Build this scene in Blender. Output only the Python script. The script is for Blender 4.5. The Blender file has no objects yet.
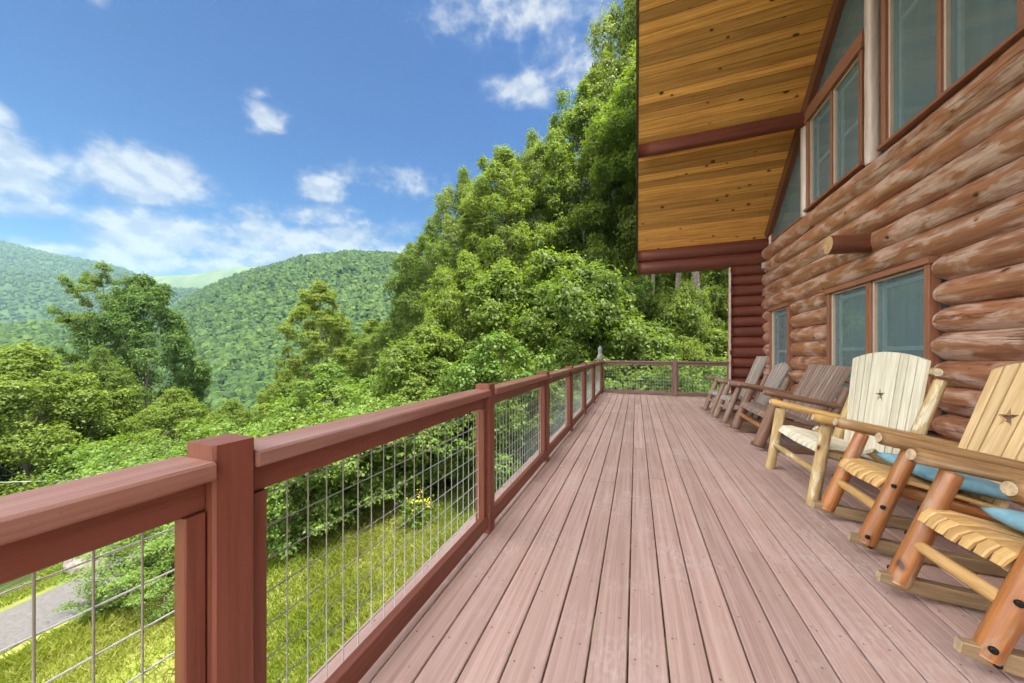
import bpy, bmesh, math, random
import numpy as np
from mathutils import Vector, Matrix, noise

random.seed(7)
S = bpy.context.scene
COL = S.collection
PI = math.pi
R = math.radians
TH = R(20.3)
ST, CT = math.sin(TH), math.cos(TH)
CAMH = 1.2
F = 335.0

def at(px, t):                      # a point of the ground plan: t metres ahead, seen in column px
    u = (px - 512) / F
    return (t * (-ST + u * CT), t * (CT + u * ST))

# ------------------------------------------------------------------ objects
def link(o, parent=None):
    COL.objects.link(o)
    if parent is not None:
        o.parent = parent
    return o

def tag(o, label=None, cat=None, group=None, kind=None):
    if label: o['label'] = label
    if cat: o['category'] = cat
    if group: o['group'] = group
    if kind: o['kind'] = kind
    return o

def empty(name, loc, rz=0.0):
    o = bpy.data.objects.new(name, None)
    o.empty_display_size = 0.2
    o.location = loc
    o.rotation_euler = (0, 0, rz)
    return link(o)

class MB:
    """collects wooden bars, logs and boards (uv in metres: u along the piece) into one mesh"""
    def __init__(s):
        s.v, s.f, s.uv, s.tone, s.sm = [], [], [], [], []
    def face(s, idx, uv, tone, smooth):
        s.f.append(idx); s.uv.append(uv); s.tone.append(tone); s.sm.append(smooth)
    def sweep(s, pts, sec, up=(0, 0, 1), smooth=False, scale=None, rnd=None, cap=1.0, wob=0.0, capbulge=0.0):
        """sweep the closed 2D section sec (list of (side, up)) along pts"""
        rnd = random.random() if rnd is None else rnd
        pts = [Vector(p) for p in pts]
        n, m = len(pts), len(sec)
        up = Vector(up)
        per = [0.0]
        for k in range(m):
            a, b = sec[k], sec[(k + 1) % m]
            per.append(per[-1] + math.hypot(b[0] - a[0], b[1] - a[1]))
        off = random.random() * 20
        L = [0.0]
        for i in range(1, n):
            L.append(L[-1] + (pts[i] - pts[i - 1]).length)
        base = len(s.v)
        for i, p in enumerate(pts):
            d = (pts[min(i + 1, n - 1)] - pts[max(i - 1, 0)]).normalized()
            side = d.cross(up)
            if side.length < 1e-4: side = d.cross(Vector((1, 0, 0)))
            side.normalize()
            u2 = side.cross(d).normalized()
            k_ = 1.0 if scale is None else scale[i]
            for j, (a, b) in enumerate(sec):
                kk = k_
                if wob:
                    q = (side * a + u2 * b) * k_
                    kk *= 1 + wob * noise.noise(Vector((L[i] * 2.2 + off, q.x * 9 + q.y * 7, q.z * 9 + off))) \
                            + wob * .8 * noise.noise(Vector((L[i] * .7 + off * 3, a * k_ * 4, b * k_ * 4)))
                s.v.append(p + side * (a * kk) + u2 * (b * kk))
        for i in range(n - 1):
            for j in range(m):
                j2 = (j + 1) % m
                s.face((base + i * m + j, base + i * m + j2, base + (i + 1) * m + j2, base + (i + 1) * m + j),
                       ((L[i] + off, per[j]), (L[i] + off, per[j + 1]), (L[i + 1] + off, per[j + 1]), (L[i + 1] + off, per[j])),
                       (rnd, 0, 0), smooth)
        for end, i in ((0, 0), (1, n - 1)):
            idx = [base + i * m + j for j in range(m)]
            uv = [(sec[j][0] + off, sec[j][1]) for j in range(m)]
            if end == 0: pass
            else: idx, uv = idx[::-1], uv[::-1]
            s.face(tuple(idx), tuple(uv), (rnd, cap, 0), False)
        return s
    def bar(s, p0, p1, w, h, up=(0, 0, 1), ch=0.004, rnd=None, cap=0.0):
        w2, h2 = w / 2, h / 2
        sec = [(-w2 + ch, -h2), (w2 - ch, -h2), (w2, -h2 + ch), (w2, h2 - ch), (w2 - ch, h2), (-w2 + ch, h2), (-w2, h2 - ch), (-w2, -h2 + ch)]
        return s.sweep([p0, p1], sec, up, rnd=rnd, cap=cap)
    def log(s, p0, p1, r0, r1=None, seg=12, n=6, wob=0.10, flat=1.0, chamfer=0.12, rnd=None, bend=0.0, up=(0, 0, 1), cap=1.0):
        r1 = r0 if r1 is None else r1
        p0, p1 = Vector(p0), Vector(p1)
        ts = [i / (n - 1) for i in range(n)]
        ts = [0, min(.02, .3 / n)] + ts[1:-1] + [1 - min(.02, .3 / n), 1]
        bd = Vector((random.uniform(-1, 1), random.uniform(-1, 1), random.uniform(-1, 1))) * bend
        pts = [p0.lerp(p1, t) + bd * math.sin(PI * t) for t in ts]
        sc = [r0 + (r1 - r0) * t for t in ts]
        sc[0] *= 1 - chamfer; sc[-1] *= 1 - chamfer
        sec = [(math.cos(2 * PI * k / seg), math.sin(2 * PI * k / seg) * flat) for k in range(seg)]
        nf = len(s.uv)
        s.sweep(pts, sec, up, smooth=True, scale=sc, wob=wob, rnd=rnd, cap=cap)
        rr = (r0 + r1) / 2
        for i in range(nf, len(s.uv)):
            s.uv[i] = tuple((a, b * rr) if not s.tone[i][1] else (a * rr, b * rr) for a, b in s.uv[i])
        return s
    def plate(s, poly, org, ax, ay, th, rnd=None, holes=()):
        """flat board: polygon poly (2D) laid in the plane org + a*ax + b*ay, thickness th; holes cut through"""
        rnd = random.random() if rnd is None else rnd
        org, ax, ay = Vector(org), Vector(ax).normalized(), Vector(ay).normalized()
        nz = ax.cross(ay).normalized()
        off = random.random() * 20
        bm = bmesh.new()
        loops = []
        for lp in [poly] + list(holes):
            vs = [bm.verts.new((a, b, 0)) for a, b in lp]
            for i in range(len(vs)): bm.edges.new((vs[i], vs[(i + 1) % len(vs)]))
            loops.append(lp)
        if holes:
            bmesh.ops.triangle_fill(bm, edges=bm.edges[:], use_beauty=True)
        else:
            bm.faces.new(bm.verts[:])
        bm.verts.index_update()
        tri = [[tuple(v.co[:2]) for v in f.verts] for f in bm.faces]
        bm.free()
        for t in tri:
            area = sum(t[i][0] * t[(i + 1) % len(t)][1] - t[(i + 1) % len(t)][0] * t[i][1] for i in range(len(t)))
            if area < 0: t = t[::-1]
            for sgn in (1, -1):
                b = len(s.v)
                q = t if sgn > 0 else t[::-1]
                for a, c in q: s.v.append(org + ax * a + ay * c + nz * (sgn * th / 2))
                s.face(tuple(range(b, b + len(q))), tuple((c + off, a) for a, c in q), (rnd, 0, 0), False)
        for k, lp in enumerate(loops):
            m = len(lp)
            for i in range(m):
                a, c = lp[i], lp[(i + 1) % m]
                b = len(s.v)
                s.v += [org + ax * a[0] + ay * a[1] + nz * (-th / 2), org + ax * c[0] + ay * c[1] + nz * (-th / 2),
                        org + ax * c[0] + ay * c[1] + nz * (th / 2), org + ax * a[0] + ay * a[1] + nz * (th / 2)]
                s.face((b, b + 1, b + 2, b + 3), ((a[1] + off, 0), (c[1] + off, 0), (c[1] + off, th), (a[1] + off, th)), (rnd, 0, 0), False)
        return s
    def build(s, name, mat, parent=None):
        me = bpy.data.meshes.new(name)
        me.from_pydata([tuple(v) for v in s.v], [], s.f)
        me.color_attributes.new('tone', 'FLOAT_COLOR', 'CORNER')
        me.uv_layers.new(name='UVMap', do_init=False)
        uv, tn = [], []
        for q, t in zip(s.uv, s.tone):
            for a in q:
                uv += [a[0], a[1]]; tn += [t[0], t[1], t[2], 1.0]
        me.uv_layers['UVMap'].uv.foreach_set('vector', uv)
        me.color_attributes['tone'].data.foreach_set('color', tn)
        me.polygons.foreach_set('use_smooth', s.sm)
        me.materials.append(mat)
        me.update()
        return link(bpy.data.objects.new(name, me), parent)

def quad_mesh(name, co, mat, tone=None, nv=4):
    """big meshes of loose faces: co (n*nv, 3)"""
    n = len(co) // nv
    me = bpy.data.meshes.new(name)
    me.vertices.add(len(co)); me.vertices.foreach_set('co', np.ascontiguousarray(co, dtype=np.float32).ravel())
    me.loops.add(n * nv); me.loops.foreach_set('vertex_index', np.arange(n * nv, dtype=np.int32))
    me.polygons.add(n); me.polygons.foreach_set('loop_start', np.arange(0, n * nv, nv, dtype=np.int32))
    if tone is not None:
        a = me.attributes.new('tone', 'FLOAT_COLOR', 'FACE')
        d = np.ones((n, 4), dtype=np.float32); d[:, :tone.shape[1]] = tone
        a.data.foreach_set('color', d.ravel())
    me.materials.append(mat)
    me.update(calc_edges=True)
    return me

def indexed_mesh(name, co, faces, mat, smooth=True, tone=None):
    me = bpy.data.meshes.new(name)
    k = faces.shape[1]; n = len(faces)
    me.vertices.add(len(co)); me.vertices.foreach_set('co', np.ascontiguousarray(co, dtype=np.float32).ravel())
    me.loops.add(n * k); me.loops.foreach_set('vertex_index', np.ascontiguousarray(faces, dtype=np.int32).ravel())
    me.polygons.add(n); me.polygons.foreach_set('loop_start', np.arange(0, n * k, k, dtype=np.int32))
    me.polygons.foreach_set('use_smooth', np.full(n, smooth, dtype=bool))
    if tone is not None:
        a = me.attributes.new('tone', 'FLOAT_COLOR', 'FACE')
        d = np.ones((n, 4), dtype=np.float32); d[:, :tone.shape[1]] = tone
        a.data.foreach_set('color', d.ravel())
    if mat: me.materials.append(mat)
    me.update(calc_edges=True)
    return me

# ------------------------------------------------------------------ materials
class NT:
    def __init__(s, m):
        s.t = m.node_tree; s.n = s.t.nodes; s.l = s.t.links
    def new(s, kind, **kw):
        n = s.n.new(kind)
        for k, v in kw.items(): setattr(n, k, v)
        return n
    def put(s, sock, v):
        if isinstance(v, bpy.types.NodeSocket): s.l.new(v, sock)
        elif isinstance(v, (tuple, list)) and len(v) == 3 and sock.type == 'RGBA': sock.default_value = (*v, 1)
        else: sock.default_value = v
    def math(s, op, a, b=0.0, c=0.0, clamp=False):
        n = s.new('ShaderNodeMath', operation=op, use_clamp=clamp)
        for i, v in enumerate((a, b, c)): s.put(n.inputs[i], v)
        return n.outputs[0]
    def vmath(s, op, a, b=(0, 0, 0)):
        n = s.new('ShaderNodeVectorMath', operation=op)
        s.put(n.inputs[0], a); s.put(n.inputs[1], b)
        return n.outputs[1] if op in ('DOT_PRODUCT', 'LENGTH') else n.outputs[0]
    def noise(s, vec, scale=1.0, detail=4.0, rough=.55, dist=0.0):
        n = s.new('ShaderNodeTexNoise')
        s.put(n.inputs['Vector'], vec); n.inputs['Scale'].default_value = scale
        n.inputs['Detail'].default_value = detail; n.inputs['Roughness'].default_value = rough
        n.inputs['Distortion'].default_value = dist
        return n.outputs['Fac']
    def ramp(s, f, lo, hi, a=0.0, b=1.0):
        n = s.new('ShaderNodeMapRange', interpolation_type='SMOOTHSTEP')
        s.put(n.inputs['Value'], f)
        n.inputs['From Min'].default_value = lo; n.inputs['From Max'].default_value = hi
        n.inputs['To Min'].default_value = a; n.inputs['To Max'].default_value = b
        return n.outputs[0]
    def mix(s, f, a, b, blend='MIX'):
        n = s.new('ShaderNodeMix', data_type='RGBA', blend_type=blend)
        s.put(n.inputs[0], f); s.put(n.inputs[6], a); s.put(n.inputs[7], b)
        return n.outputs[2]
    def xyz(s, v):
        n = s.new('ShaderNodeSeparateXYZ'); s.put(n.inputs[0], v); return n.outputs
    def comb(s, x=0.0, y=0.0, z=0.0):
        n = s.new('ShaderNodeCombineXYZ')
        for i, v in enumerate((x, y, z)): s.put(n.inputs[i], v)
        return n.outputs[0]
    def bump(s, h, strength=.3, dist=.01):
        n = s.new('ShaderNodeBump'); s.put(n.inputs['Height'], h)
        n.inputs['Strength'].default_value = strength; n.inputs['Distance'].default_value = dist
        return n.outputs[0]

def material(name):
    m = bpy.data.materials.new(name); m.use_nodes = True
    return m, NT(m), m.node_tree.nodes['Principled BSDF']

def wood(name, dark, light, rough=.6, var=.3, knots=0.0, cap=None, worn=None, worn_lo=.55, worn_hi=.7, along=1.6, across=28.0,
         bump=.35, spec=.35, coat=0.0, nails=False, scuff=None, scuff_amt=.6, coat_rough=.35, cracks=False, worn_stretch=(0.8, 3.0), knot_col=(.05, .018, .006)):
    m, N, B = material(name)
    uv = N.new('ShaderNodeUVMap', uv_map='UVMap').outputs[0]
    tn = N.new('ShaderNodeVertexColor', layer_name='tone')
    r, g, _ = N.xyz(tn.outputs[0])
    u, v, _ = N.xyz(uv)
    seed = N.math('MULTIPLY', r, 57.0)
    vec = N.comb(N.math('MULTIPLY', u, along), N.math('MULTIPLY', v, across), seed)
    gr = N.noise(vec, 1.0, 5, .6, .6)
    fine = N.noise(N.comb(N.math('MULTIPLY', u, along * 3), N.math('MULTIPLY', v, across * 3.5), seed), 1.0, 3, .6)
    fac = N.math('ADD', N.math('MULTIPLY', gr, .7), N.math('MULTIPLY', fine, .3))
    c = N.mix(N.ramp(fac, .30, .70), dark, light)
    br = N.math('ADD', N.math('MULTIPLY', r, var * 2), 1 - var)
    c = N.mix(1.0, c, N.comb(br, br, br), 'MULTIPLY')
    if worn:
        wn = N.noise(N.comb(N.math('MULTIPLY', u, worn_stretch[0]), N.math('MULTIPLY', v, worn_stretch[1]), N.math('ADD', seed, 3.1)), 1.0, 6, .62, .4)
        c = N.mix(N.math('MULTIPLY', N.ramp(wn, worn_lo, worn_hi), N.ramp(fine, .3, .6, .45, 1.0)), c, worn)
    if knots:
        vo = N.new('ShaderNodeTexVoronoi', feature='F1', voronoi_dimensions='3D')
        wob = N.math('MULTIPLY', N.math('SUBTRACT', gr, .5), .25)
        N.put(vo.inputs['Vector'], N.comb(N.math('ADD', N.math('MULTIPLY', u, 5.0), wob), N.math('ADD', N.math('MULTIPLY', v, 7.5), wob), N.math('MULTIPLY', r, 200.0)))
        vo.inputs['Scale'].default_value = 1.0
        keep = N.math('MULTIPLY', N.math('SUBTRACT', N.xyz(vo.outputs['Color'])[0], .62), .30 * knots)
        k = N.math('SUBTRACT', keep, N.math('MULTIPLY', vo.outputs['Distance'], .5))
        c = N.mix(N.ramp(k, -.035, .0, 0, .55), c, (dark[0] * .75, dark[1] * .6, dark[2] * .5))
        c = N.mix(N.ramp(k, .0, .02, 0, .92), c, knot_col)
    if cracks:
        k1 = N.noise(N.comb(N.math('MULTIPLY', u, .55), N.math('MULTIPLY', v, 16.0), N.math('ADD', seed, 9.0)), 1.0, 4, .6, .2)
        k2 = N.noise(N.comb(N.math('MULTIPLY', u, .8), N.math('MULTIPLY', v, 3.0), N.math('ADD', seed, 19.0)), 1.0, 3, .6)
        ck = N.math('MULTIPLY', N.ramp(N.math('ABSOLUTE', N.math('SUBTRACT', k1, .5)), .004, .016, 1, 0), N.ramp(k2, .45, .58))
        c = N.mix(N.math('MULTIPLY', ck, .85), c, (.045, .022, .014))
        hw = N.noise(N.comb(N.math('MULTIPLY', u, 3.2), N.math('MULTIPLY', v, 9.0), seed), 1.0, 2, .5)
        c = N.mix(N.ramp(hw, .55, .7, 0, .35), c, dark)
        fac = N.math('ADD', N.math('MULTIPLY', fac, .5), N.math('SUBTRACT', N.math('MULTIPLY', hw, 1.4), N.math('MULTIPLY', ck, .6)))
    if scuff:
        pos = N.new('ShaderNodeNewGeometry').outputs['Position']
        s1 = N.noise(pos, 1.3, 6, .7); s2 = N.noise(N.vmath('MULTIPLY', pos, (60, 22, 60)), 1.0, 3, .6)
        sm = N.math('MULTIPLY', N.ramp(s1, .46, .66), N.ramp(s2, .40, .62))
        c = N.mix(N.math('MULTIPLY', sm, scuff_amt), c, scuff)
        s3 = N.noise(N.vmath('MULTIPLY', pos, (9, 2.6, 9)), 1.0, 4, .65)
        c = N.mix(N.math('MULTIPLY', N.ramp(s3, .60, .80), .55), c, tuple(x * .55 for x in dark))
        s4 = N.noise(pos, 55.0, 2, .5)
        c = N.mix(N.ramp(s4, .70, .76, 0, .5), c, tuple(x * .4 for x in dark))
    if nails:
        fu = N.math('ABSOLUTE', N.math('SUBTRACT', N.math('FRACT', N.math('DIVIDE', u, .405)), .5))
        fv = N.math('MINIMUM', N.math('ABSOLUTE', N.math('SUBTRACT', v, .03)), N.math('ABSOLUTE', N.math('SUBTRACT', v, .11)))
        d = N.math('SQRT', N.math('ADD', N.math('POWER', N.math('MULTIPLY', fu, .405), 2.0), N.math('POWER', fv, 2.0)))
        c = N.mix(N.ramp(d, .003, .0055, .8, 0), c, (.07, .04, .035))
    if cap:
        rings = N.noise(N.comb(N.math('MULTIPLY', u, 30.0), N.math('MULTIPLY', v, 30.0), seed), 1.0, 3, .6)
        cc = N.mix(N.ramp(rings, .35, .65), tuple(x * .65 for x in cap), cap)
        c = N.mix(g, c, cc)
    N.put(B.inputs['Base Color'], c)
    N.put(B.inputs['Roughness'], N.ramp(fac, .2, .8, rough + .1, rough - .08))
    B.inputs['Specular IOR Level'].default_value = spec
    B.inputs['Coat Weight'].default_value = coat
    B.inputs['Coat Roughness'].default_value = coat_rough
    if bump: N.put(B.inputs['Normal'], N.bump(fac, bump, .006))
    return m

def plain(name, col, rough=.5, metal=0.0, spec=.5, var=0.0, scale=8.0, bump=0.0):
    m, N, B = material(name)
    tc = N.new('ShaderNodeTexCoord').outputs['Object']
    nz = N.noise(tc, scale, 5, .6)
    c = N.mix(N.ramp(nz, .3, .7), tuple(x * (1 - var) for x in col), tuple(min(1, x * (1 + var)) for x in col)) if var else col
    N.put(B.inputs['Base Color'], c)
    B.inputs['Roughness'].default_value = rough; B.inputs['Metallic'].default_value = metal
    B.inputs['Specular IOR Level'].default_value = spec
    if bump: N.put(B.inputs['Normal'], N.bump(nz, bump, .02))
    return m

def leafy(name, cols, trans=.45, objvar=.5, rough=.55):
    """leaf material: per-leaf and per-plant variation, light passing through the blade"""
    m, N, B = material(name)
    at_ = N.new('ShaderNodeAttribute', attribute_name='tone')
    r, g, b = N.xyz(at_.outputs['Vector'])
    oi = N.new('ShaderNodeObjectInfo').outputs['Random']
    f = N.math('ADD', N.math('MULTIPLY', r, 1 - objvar), N.math('MULTIPLY', oi, objvar))
    c = N.mix(N.ramp(f, 0, .5), cols[0], cols[1])
    c = N.mix(N.ramp(f, .5, 1.0), c, cols[2])
    k = N.math('ADD', N.math('MULTIPLY', g, .7), .65)
    c = N.mix(1.0, c, N.comb(k, k, k), 'MULTIPLY')
    N.put(B.inputs['Base Color'], c); B.inputs['Roughness'].default_value = rough
    B.inputs['Specular IOR Level'].default_value = .35
    tr = N.new('ShaderNodeBsdfTranslucent')
    N.put(tr.inputs['Color'], N.mix(1.0, c, (1.38, 1.40, .55), 'MULTIPLY'))
    mx = N.new('ShaderNodeMixShader'); mx.inputs[0].default_value = trans
    out = N.n['Material Output']
    N.l.new(B.outputs[0], mx.inputs[1]); N.l.new(tr.outputs[0], mx.inputs[2]); N.l.new(mx.outputs[0], out.inputs[0])
    return m

M = {}
M['deck'] = wood('faded_deck_paint', (.33, .204, .172), (.495, .344, .298), .56, .13, worn=(.42, .30, .235), worn_lo=.52, worn_hi=.74, along=.8, across=40,
                 bump=.6, spec=.45, nails=True, worn_stretch=(.7, 14.0), scuff=(.52, .42, .39), scuff_amt=.7)
M['rail'] = wood('red_brown_paint', (.150, .044, .025), (.208, .068, .041), .48, .08, along=1.2, across=22, bump=.45, spec=.4, cap=(.14, .045, .035), worn=(.20, .085, .065), worn_lo=.62, worn_hi=.8)
M['railcap'] = wood('lit_worn_rail_paint', (.198, .080, .054), (.300, .146, .108), .5, .08, worn=(.31, .185, .165), worn_lo=.5, worn_hi=.72, along=1.0, across=34, bump=.9, spec=.45, cap=(.17, .06, .05), scuff=(.30, .17, .15), scuff_amt=.5)  # rail paint made paler for the light on the cap, plus wear
M['farrail'] = wood('greyed_rail_paint', (.15, .085, .07), (.22, .13, .11), .6, .1, along=1.2, across=22, cap=(.2, .12, .1))
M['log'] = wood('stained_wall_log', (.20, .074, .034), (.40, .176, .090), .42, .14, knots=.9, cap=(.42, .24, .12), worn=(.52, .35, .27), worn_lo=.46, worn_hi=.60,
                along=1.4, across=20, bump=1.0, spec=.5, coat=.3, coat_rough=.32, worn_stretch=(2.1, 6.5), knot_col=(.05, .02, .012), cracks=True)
M['endlog'] = wood('shaded_end_log', (.095, .022, .013), (.17, .045, .026), .42, .15, knots=.5, cap=(.34, .17, .08), along=.9, across=13, bump=.6, spec=.5, coat=.2)  # darker copy of the wall log, shade of the end wall put into colour
M['stub'] = wood('log_stub_stain', (.11, .034, .016), (.20, .068, .032), .45, .1, cap=(.56, .34, .16), along=1, across=13, coat=.2)
M['trim'] = wood('red_brown_trim', (.20, .075, .040), (.30, .128, .072), .5, .12, along=1.5, across=24, bump=.25)
M['rake'] = wood('dark_rake_trim', (.11, .036, .019), (.17, .062, .031), .5, .12, along=1.5, across=24, bump=.25)
M['soffit'] = wood('knotty_pine_board', (.40, .165, .036), (.74, .385, .105), .42, .34, knots=1.2, along=.8, across=26, bump=.15, spec=.4, knot_col=(.045, .016, .006))
M['beam'] = wood('dark_roof_beam', (.115, .026, .016), (.175, .048, .03), .5, .1, along=1, across=14, knots=.3)
M['palepost'] = wood('pale_gable_post', (.42, .29, .22), (.66, .52, .45), .4, .1, along=1, across=14, spec=.5, coat=.3)
M['fascia'] = plain('roof_edge_metal', (.05, .028, .02), .5)
M['shingle'] = plain('roof_shingle', (.09, .075, .065), .85, var=.3, scale=14)
M['sash'] = plain('window_sash_paint', (.48, .36, .27), .4, var=.06)
M['blind'] = plain('inner_sash', (.70, .74, .73), .5)
def drape_mat():
    m, N, B = material('drawn_sheer_curtain')
    pos = N.new('ShaderNodeNewGeometry').outputs['Position']
    n = N.noise(N.vmath('MULTIPLY', pos, (6, 9, .35)), 1.0, 4, .6)
    n2 = N.noise(N.vmath('MULTIPLY', pos, (1.2, 1.2, .8)), 1.0, 3, .6)
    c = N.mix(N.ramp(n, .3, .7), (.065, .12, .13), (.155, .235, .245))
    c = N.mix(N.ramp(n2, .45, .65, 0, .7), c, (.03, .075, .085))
    N.put(B.inputs['Base Color'], c); B.inputs['Roughness'].default_value = .8
    return m
M['interior'] = drape_mat()
M['wire'] = plain('galvanised_wire', (.40, .41, .40), .45, .4)
M['bolt'] = plain('dark_bolt', (.022, .02, .02), .4, .8)
M['cushion'] = plain('blue_cushion_cloth', (.19, .37, .455), .85, var=.10, scale=30, bump=.2)
M['cushion_grey'] = plain('slate_blue_cushion_cloth', (.16, .30, .40), .85, var=.12, scale=25, bump=.2)
M['rock'] = plain('pale_rock', (.15, .13, .115), .9, var=.25, scale=5, bump=.8)
M['box'] = plain('white_plastic', (.36, .34, .32), .4)
M['ornament'] = plain('weathered_grey_wood', (.21, .20, .19), .8, var=.3, scale=20, bump=.4)
M['cable'] = plain('overhead_cable', (.35, .36, .36), .5)
M['foundation'] = plain('foundation_block', (.3, .28, .26), .9, var=.1, scale=5, bump=.2)
# chair woods
M['c_orange'] = wood('varnished_chair_log', (.22, .072, .018), (.43, .165, .045), .34, .16, knots=.6, cap=(.60, .42, .22), worn=(.34, .25, .15), worn_lo=.52, worn_hi=.68, along=2.5, across=34, spec=.5, coat=.4, coat_rough=.25, worn_stretch=(2.5, 9))
M['c_seat'] = wood('golden_seat_slat', (.46, .25, .078), (.68, .43, .175), .42, .14, along=3, across=50, spec=.4, coat=.15, worn=(.36, .22, .10), worn_lo=.55, worn_hi=.7)
M['c_arm'] = wood('worn_chair_arm', (.20, .105, .042), (.41, .245, .112), .5, .14, cap=(.58, .42, .26), along=2.0, across=30, knots=.5, worn=(.45, .35, .22), worn_lo=.52, worn_hi=.7, worn_stretch=(1.5, 9))
M['c_back'] = wood('pale_pine_back', (.54, .335, .145), (.76, .545, .30), .48, .1, along=2.0, across=30, knots=.35)
M['c_white'] = wood('bleached_slat', (.54, .48, .345), (.78, .725, .585), .55, .09, worn=(.58, .48, .29), worn_lo=.58, worn_hi=.75, along=2.0, across=30, worn_stretch=(2, 9), knots=.2)
M['c_wleg'] = wood('peeling_pale_log', (.27, .17, .062), (.54, .39, .185), .5, .15, cap=(.70, .60, .42), worn=(.66, .58, .42), worn_lo=.54, worn_hi=.62, along=2.5, across=24, worn_stretch=(3, 12), knots=.6)
M['c_warm'] = wood('honey_chair_arm', (.36, .20, .06), (.58, .37, .14), .5, .12, cap=(.66, .50, .28), along=2.0, across=26, knots=.3)
M['c_dark'] = wood('dark_weathered_log', (.115, .060, .036), (.225, .128, .082), .5, .15, cap=(.30, .20, .14), along=2.5, across=26)
M['c_dslat'] = wood('grey_brown_slat', (.13, .085, .066), (.31, .225, .18), .6, .26, along=3, across=40, worn=(.22, .11, .07), worn_lo=.5, worn_hi=.66, worn_stretch=(1, 20))
M['c_grey'] = wood('silver_grey_slat', (.19, .155, .13), (.345, .285, .245), .65, .14, along=3, across=40)
M['c_gleg'] = wood('faded_brown_log', (.155, .092, .062), (.29, .195, .145), .6, .15, cap=(.36, .26, .2), along=2.5, across=26)
M['c_rock'] = wood('worn_rocker', (.20, .125, .065), (.36, .25, .135), .55, .15, cap=(.44, .33, .2), along=2.5, across=30)
# plants
M['leaf'] = leafy('broad_leaf', ((.073, .124, .018), (.116, .174, .024), (.166, .212, .034)), .50, .5)
M['leaf_dark'] = leafy('dark_leaf', ((.040, .086, .013), (.064, .122, .016), (.100, .155, .020)), .40, .4)
M['leaf_bright'] = leafy('bright_leaf', ((.096, .154, .018), (.138, .196, .024), (.186, .230, .036)), .50, .4)
M['leaf_shrub'] = leafy('shrub_leaf', ((.075, .140, .022), (.115, .190, .030), (.190, .250, .055)), .45, .3)
M['blade'] = leafy('grass_blade', ((.110, .170, .018), (.175, .215, .026), (.270, .265, .075)), .4, 0.0)
M['flower'] = plain('yellow_petal', (.75, .55, .03), .6)
M['bark'] = plain('grey_bark', (.13, .105, .085), .9, var=.4, scale=9, bump=.8)

def canopy_mat():
    m, N, B = material('forest_canopy')
    t = N.new('ShaderNodeAttribute', attribute_name='tone')
    r, g, _ = N.xyz(t.outputs['Vector'])
    pos = N.new('ShaderNodeNewGeometry').outputs['Position']
    n1 = N.noise(pos, .35, 4, .7)
    c = N.mix(N.ramp(r, 0, .6), (.019, .042, .012), (.036, .070, .014))
    c = N.mix(N.ramp(r, .6, 1.0), c, (.060, .095, .018))
    k = N.ramp(n1, .3, .7, .78, 1.22)
    N.put(B.inputs['Base Color'], N.mix(1.0, c, N.comb(k, k, k), 'MULTIPLY'))
    B.inputs['Roughness'].default_value = .8; B.inputs['Specular IOR Level'].default_value = .15
    N.put(B.inputs['Normal'], N.bump(n1, .6, 1.0))
    return m
M['canopy'] = canopy_mat()

def ground_mat():
    m, N, B = material('grass_forest_and_lit_ridge')
    pos = N.new('ShaderNodeNewGeometry').outputs['Position']
    x, y, z = N.xyz(pos)
    dep = N.math('ADD', N.math('MULTIPLY', x, -ST), N.math('MULTIPLY', y, CT))
    n1 = N.noise(pos, .9, 5, .6)
    n2 = N.noise(pos, 9.0, 4, .6)
    n3 = N.noise(pos, .012, 5, .65)
    n4 = N.noise(pos, .10, 4, .7)
    near = N.mix(N.ramp(n1, .3, .7), (.13, .165, .022), (.235, .22, .07))
    near = N.mix(N.math('MULTIPLY', N.ramp(n2, .5, .75), .5), near, (.17, .13, .07))
    far = N.mix(N.ramp(n3, .3, .7), (.026, .054, .013), (.058, .090, .017))
    far = N.mix(N.ramp(n4, .35, .75), far, (.022, .048, .012))
    dist = N.vmath('LENGTH', pos)
    wood_ = N.mix(N.ramp(n1, .35, .65), (.030, .045, .012), (.055, .070, .020))
    c = N.mix(N.ramp(dist, 13.0, 19.0), near, wood_)
    c = N.mix(N.ramp(dist, 60.0, 160.0), c, far)
    c = N.mix(N.ramp(dep, 2180.0, 2300.0), c, N.mix(N.ramp(n3, .35, .6), (.050, .078, .018), (.090, .112, .026)))  # sunlight on the far ridge put into a lighter green
    N.put(B.inputs['Base Color'], c)
    B.inputs['Roughness'].default_value = .95; B.inputs['Specular IOR Level'].default_value = .1
    N.put(B.inputs['Normal'], N.bump(n4, .8, 4.0))
    return m
M['ground'] = ground_mat()
M['gravel'] = plain('grey_gravel', (.085, .08, .077), .95, var=.22, scale=18, bump=.4)

def pane_mat():
    m, N, B = material('screened_window_glass')
    B.inputs['Base Color'].default_value = (.205, .27, .275, 1)
    B.inputs['Roughness'].default_value = .03; B.inputs['Specular IOR Level'].default_value = 1.0
    tr = N.new('ShaderNodeBsdfTransparent'); tr.inputs[0].default_value = (.86, .94, .95, 1)
    mx = N.new('ShaderNodeMixShader'); mx.inputs[0].default_value = .42
    N.l.new(tr.outputs[0], mx.inputs[1]); N.l.new(B.outputs[0], mx.inputs[2])
    N.l.new(mx.outputs[0], N.n['Material Output'].inputs[0])
    return m
M['pane'] = pane_mat()

# ------------------------------------------------------------------ terrain
def sstep(x, a, b):
    t = np.clip((x - a) / (b - a), 0, 1)
    return t * t * (3 - 2 * t)

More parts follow.
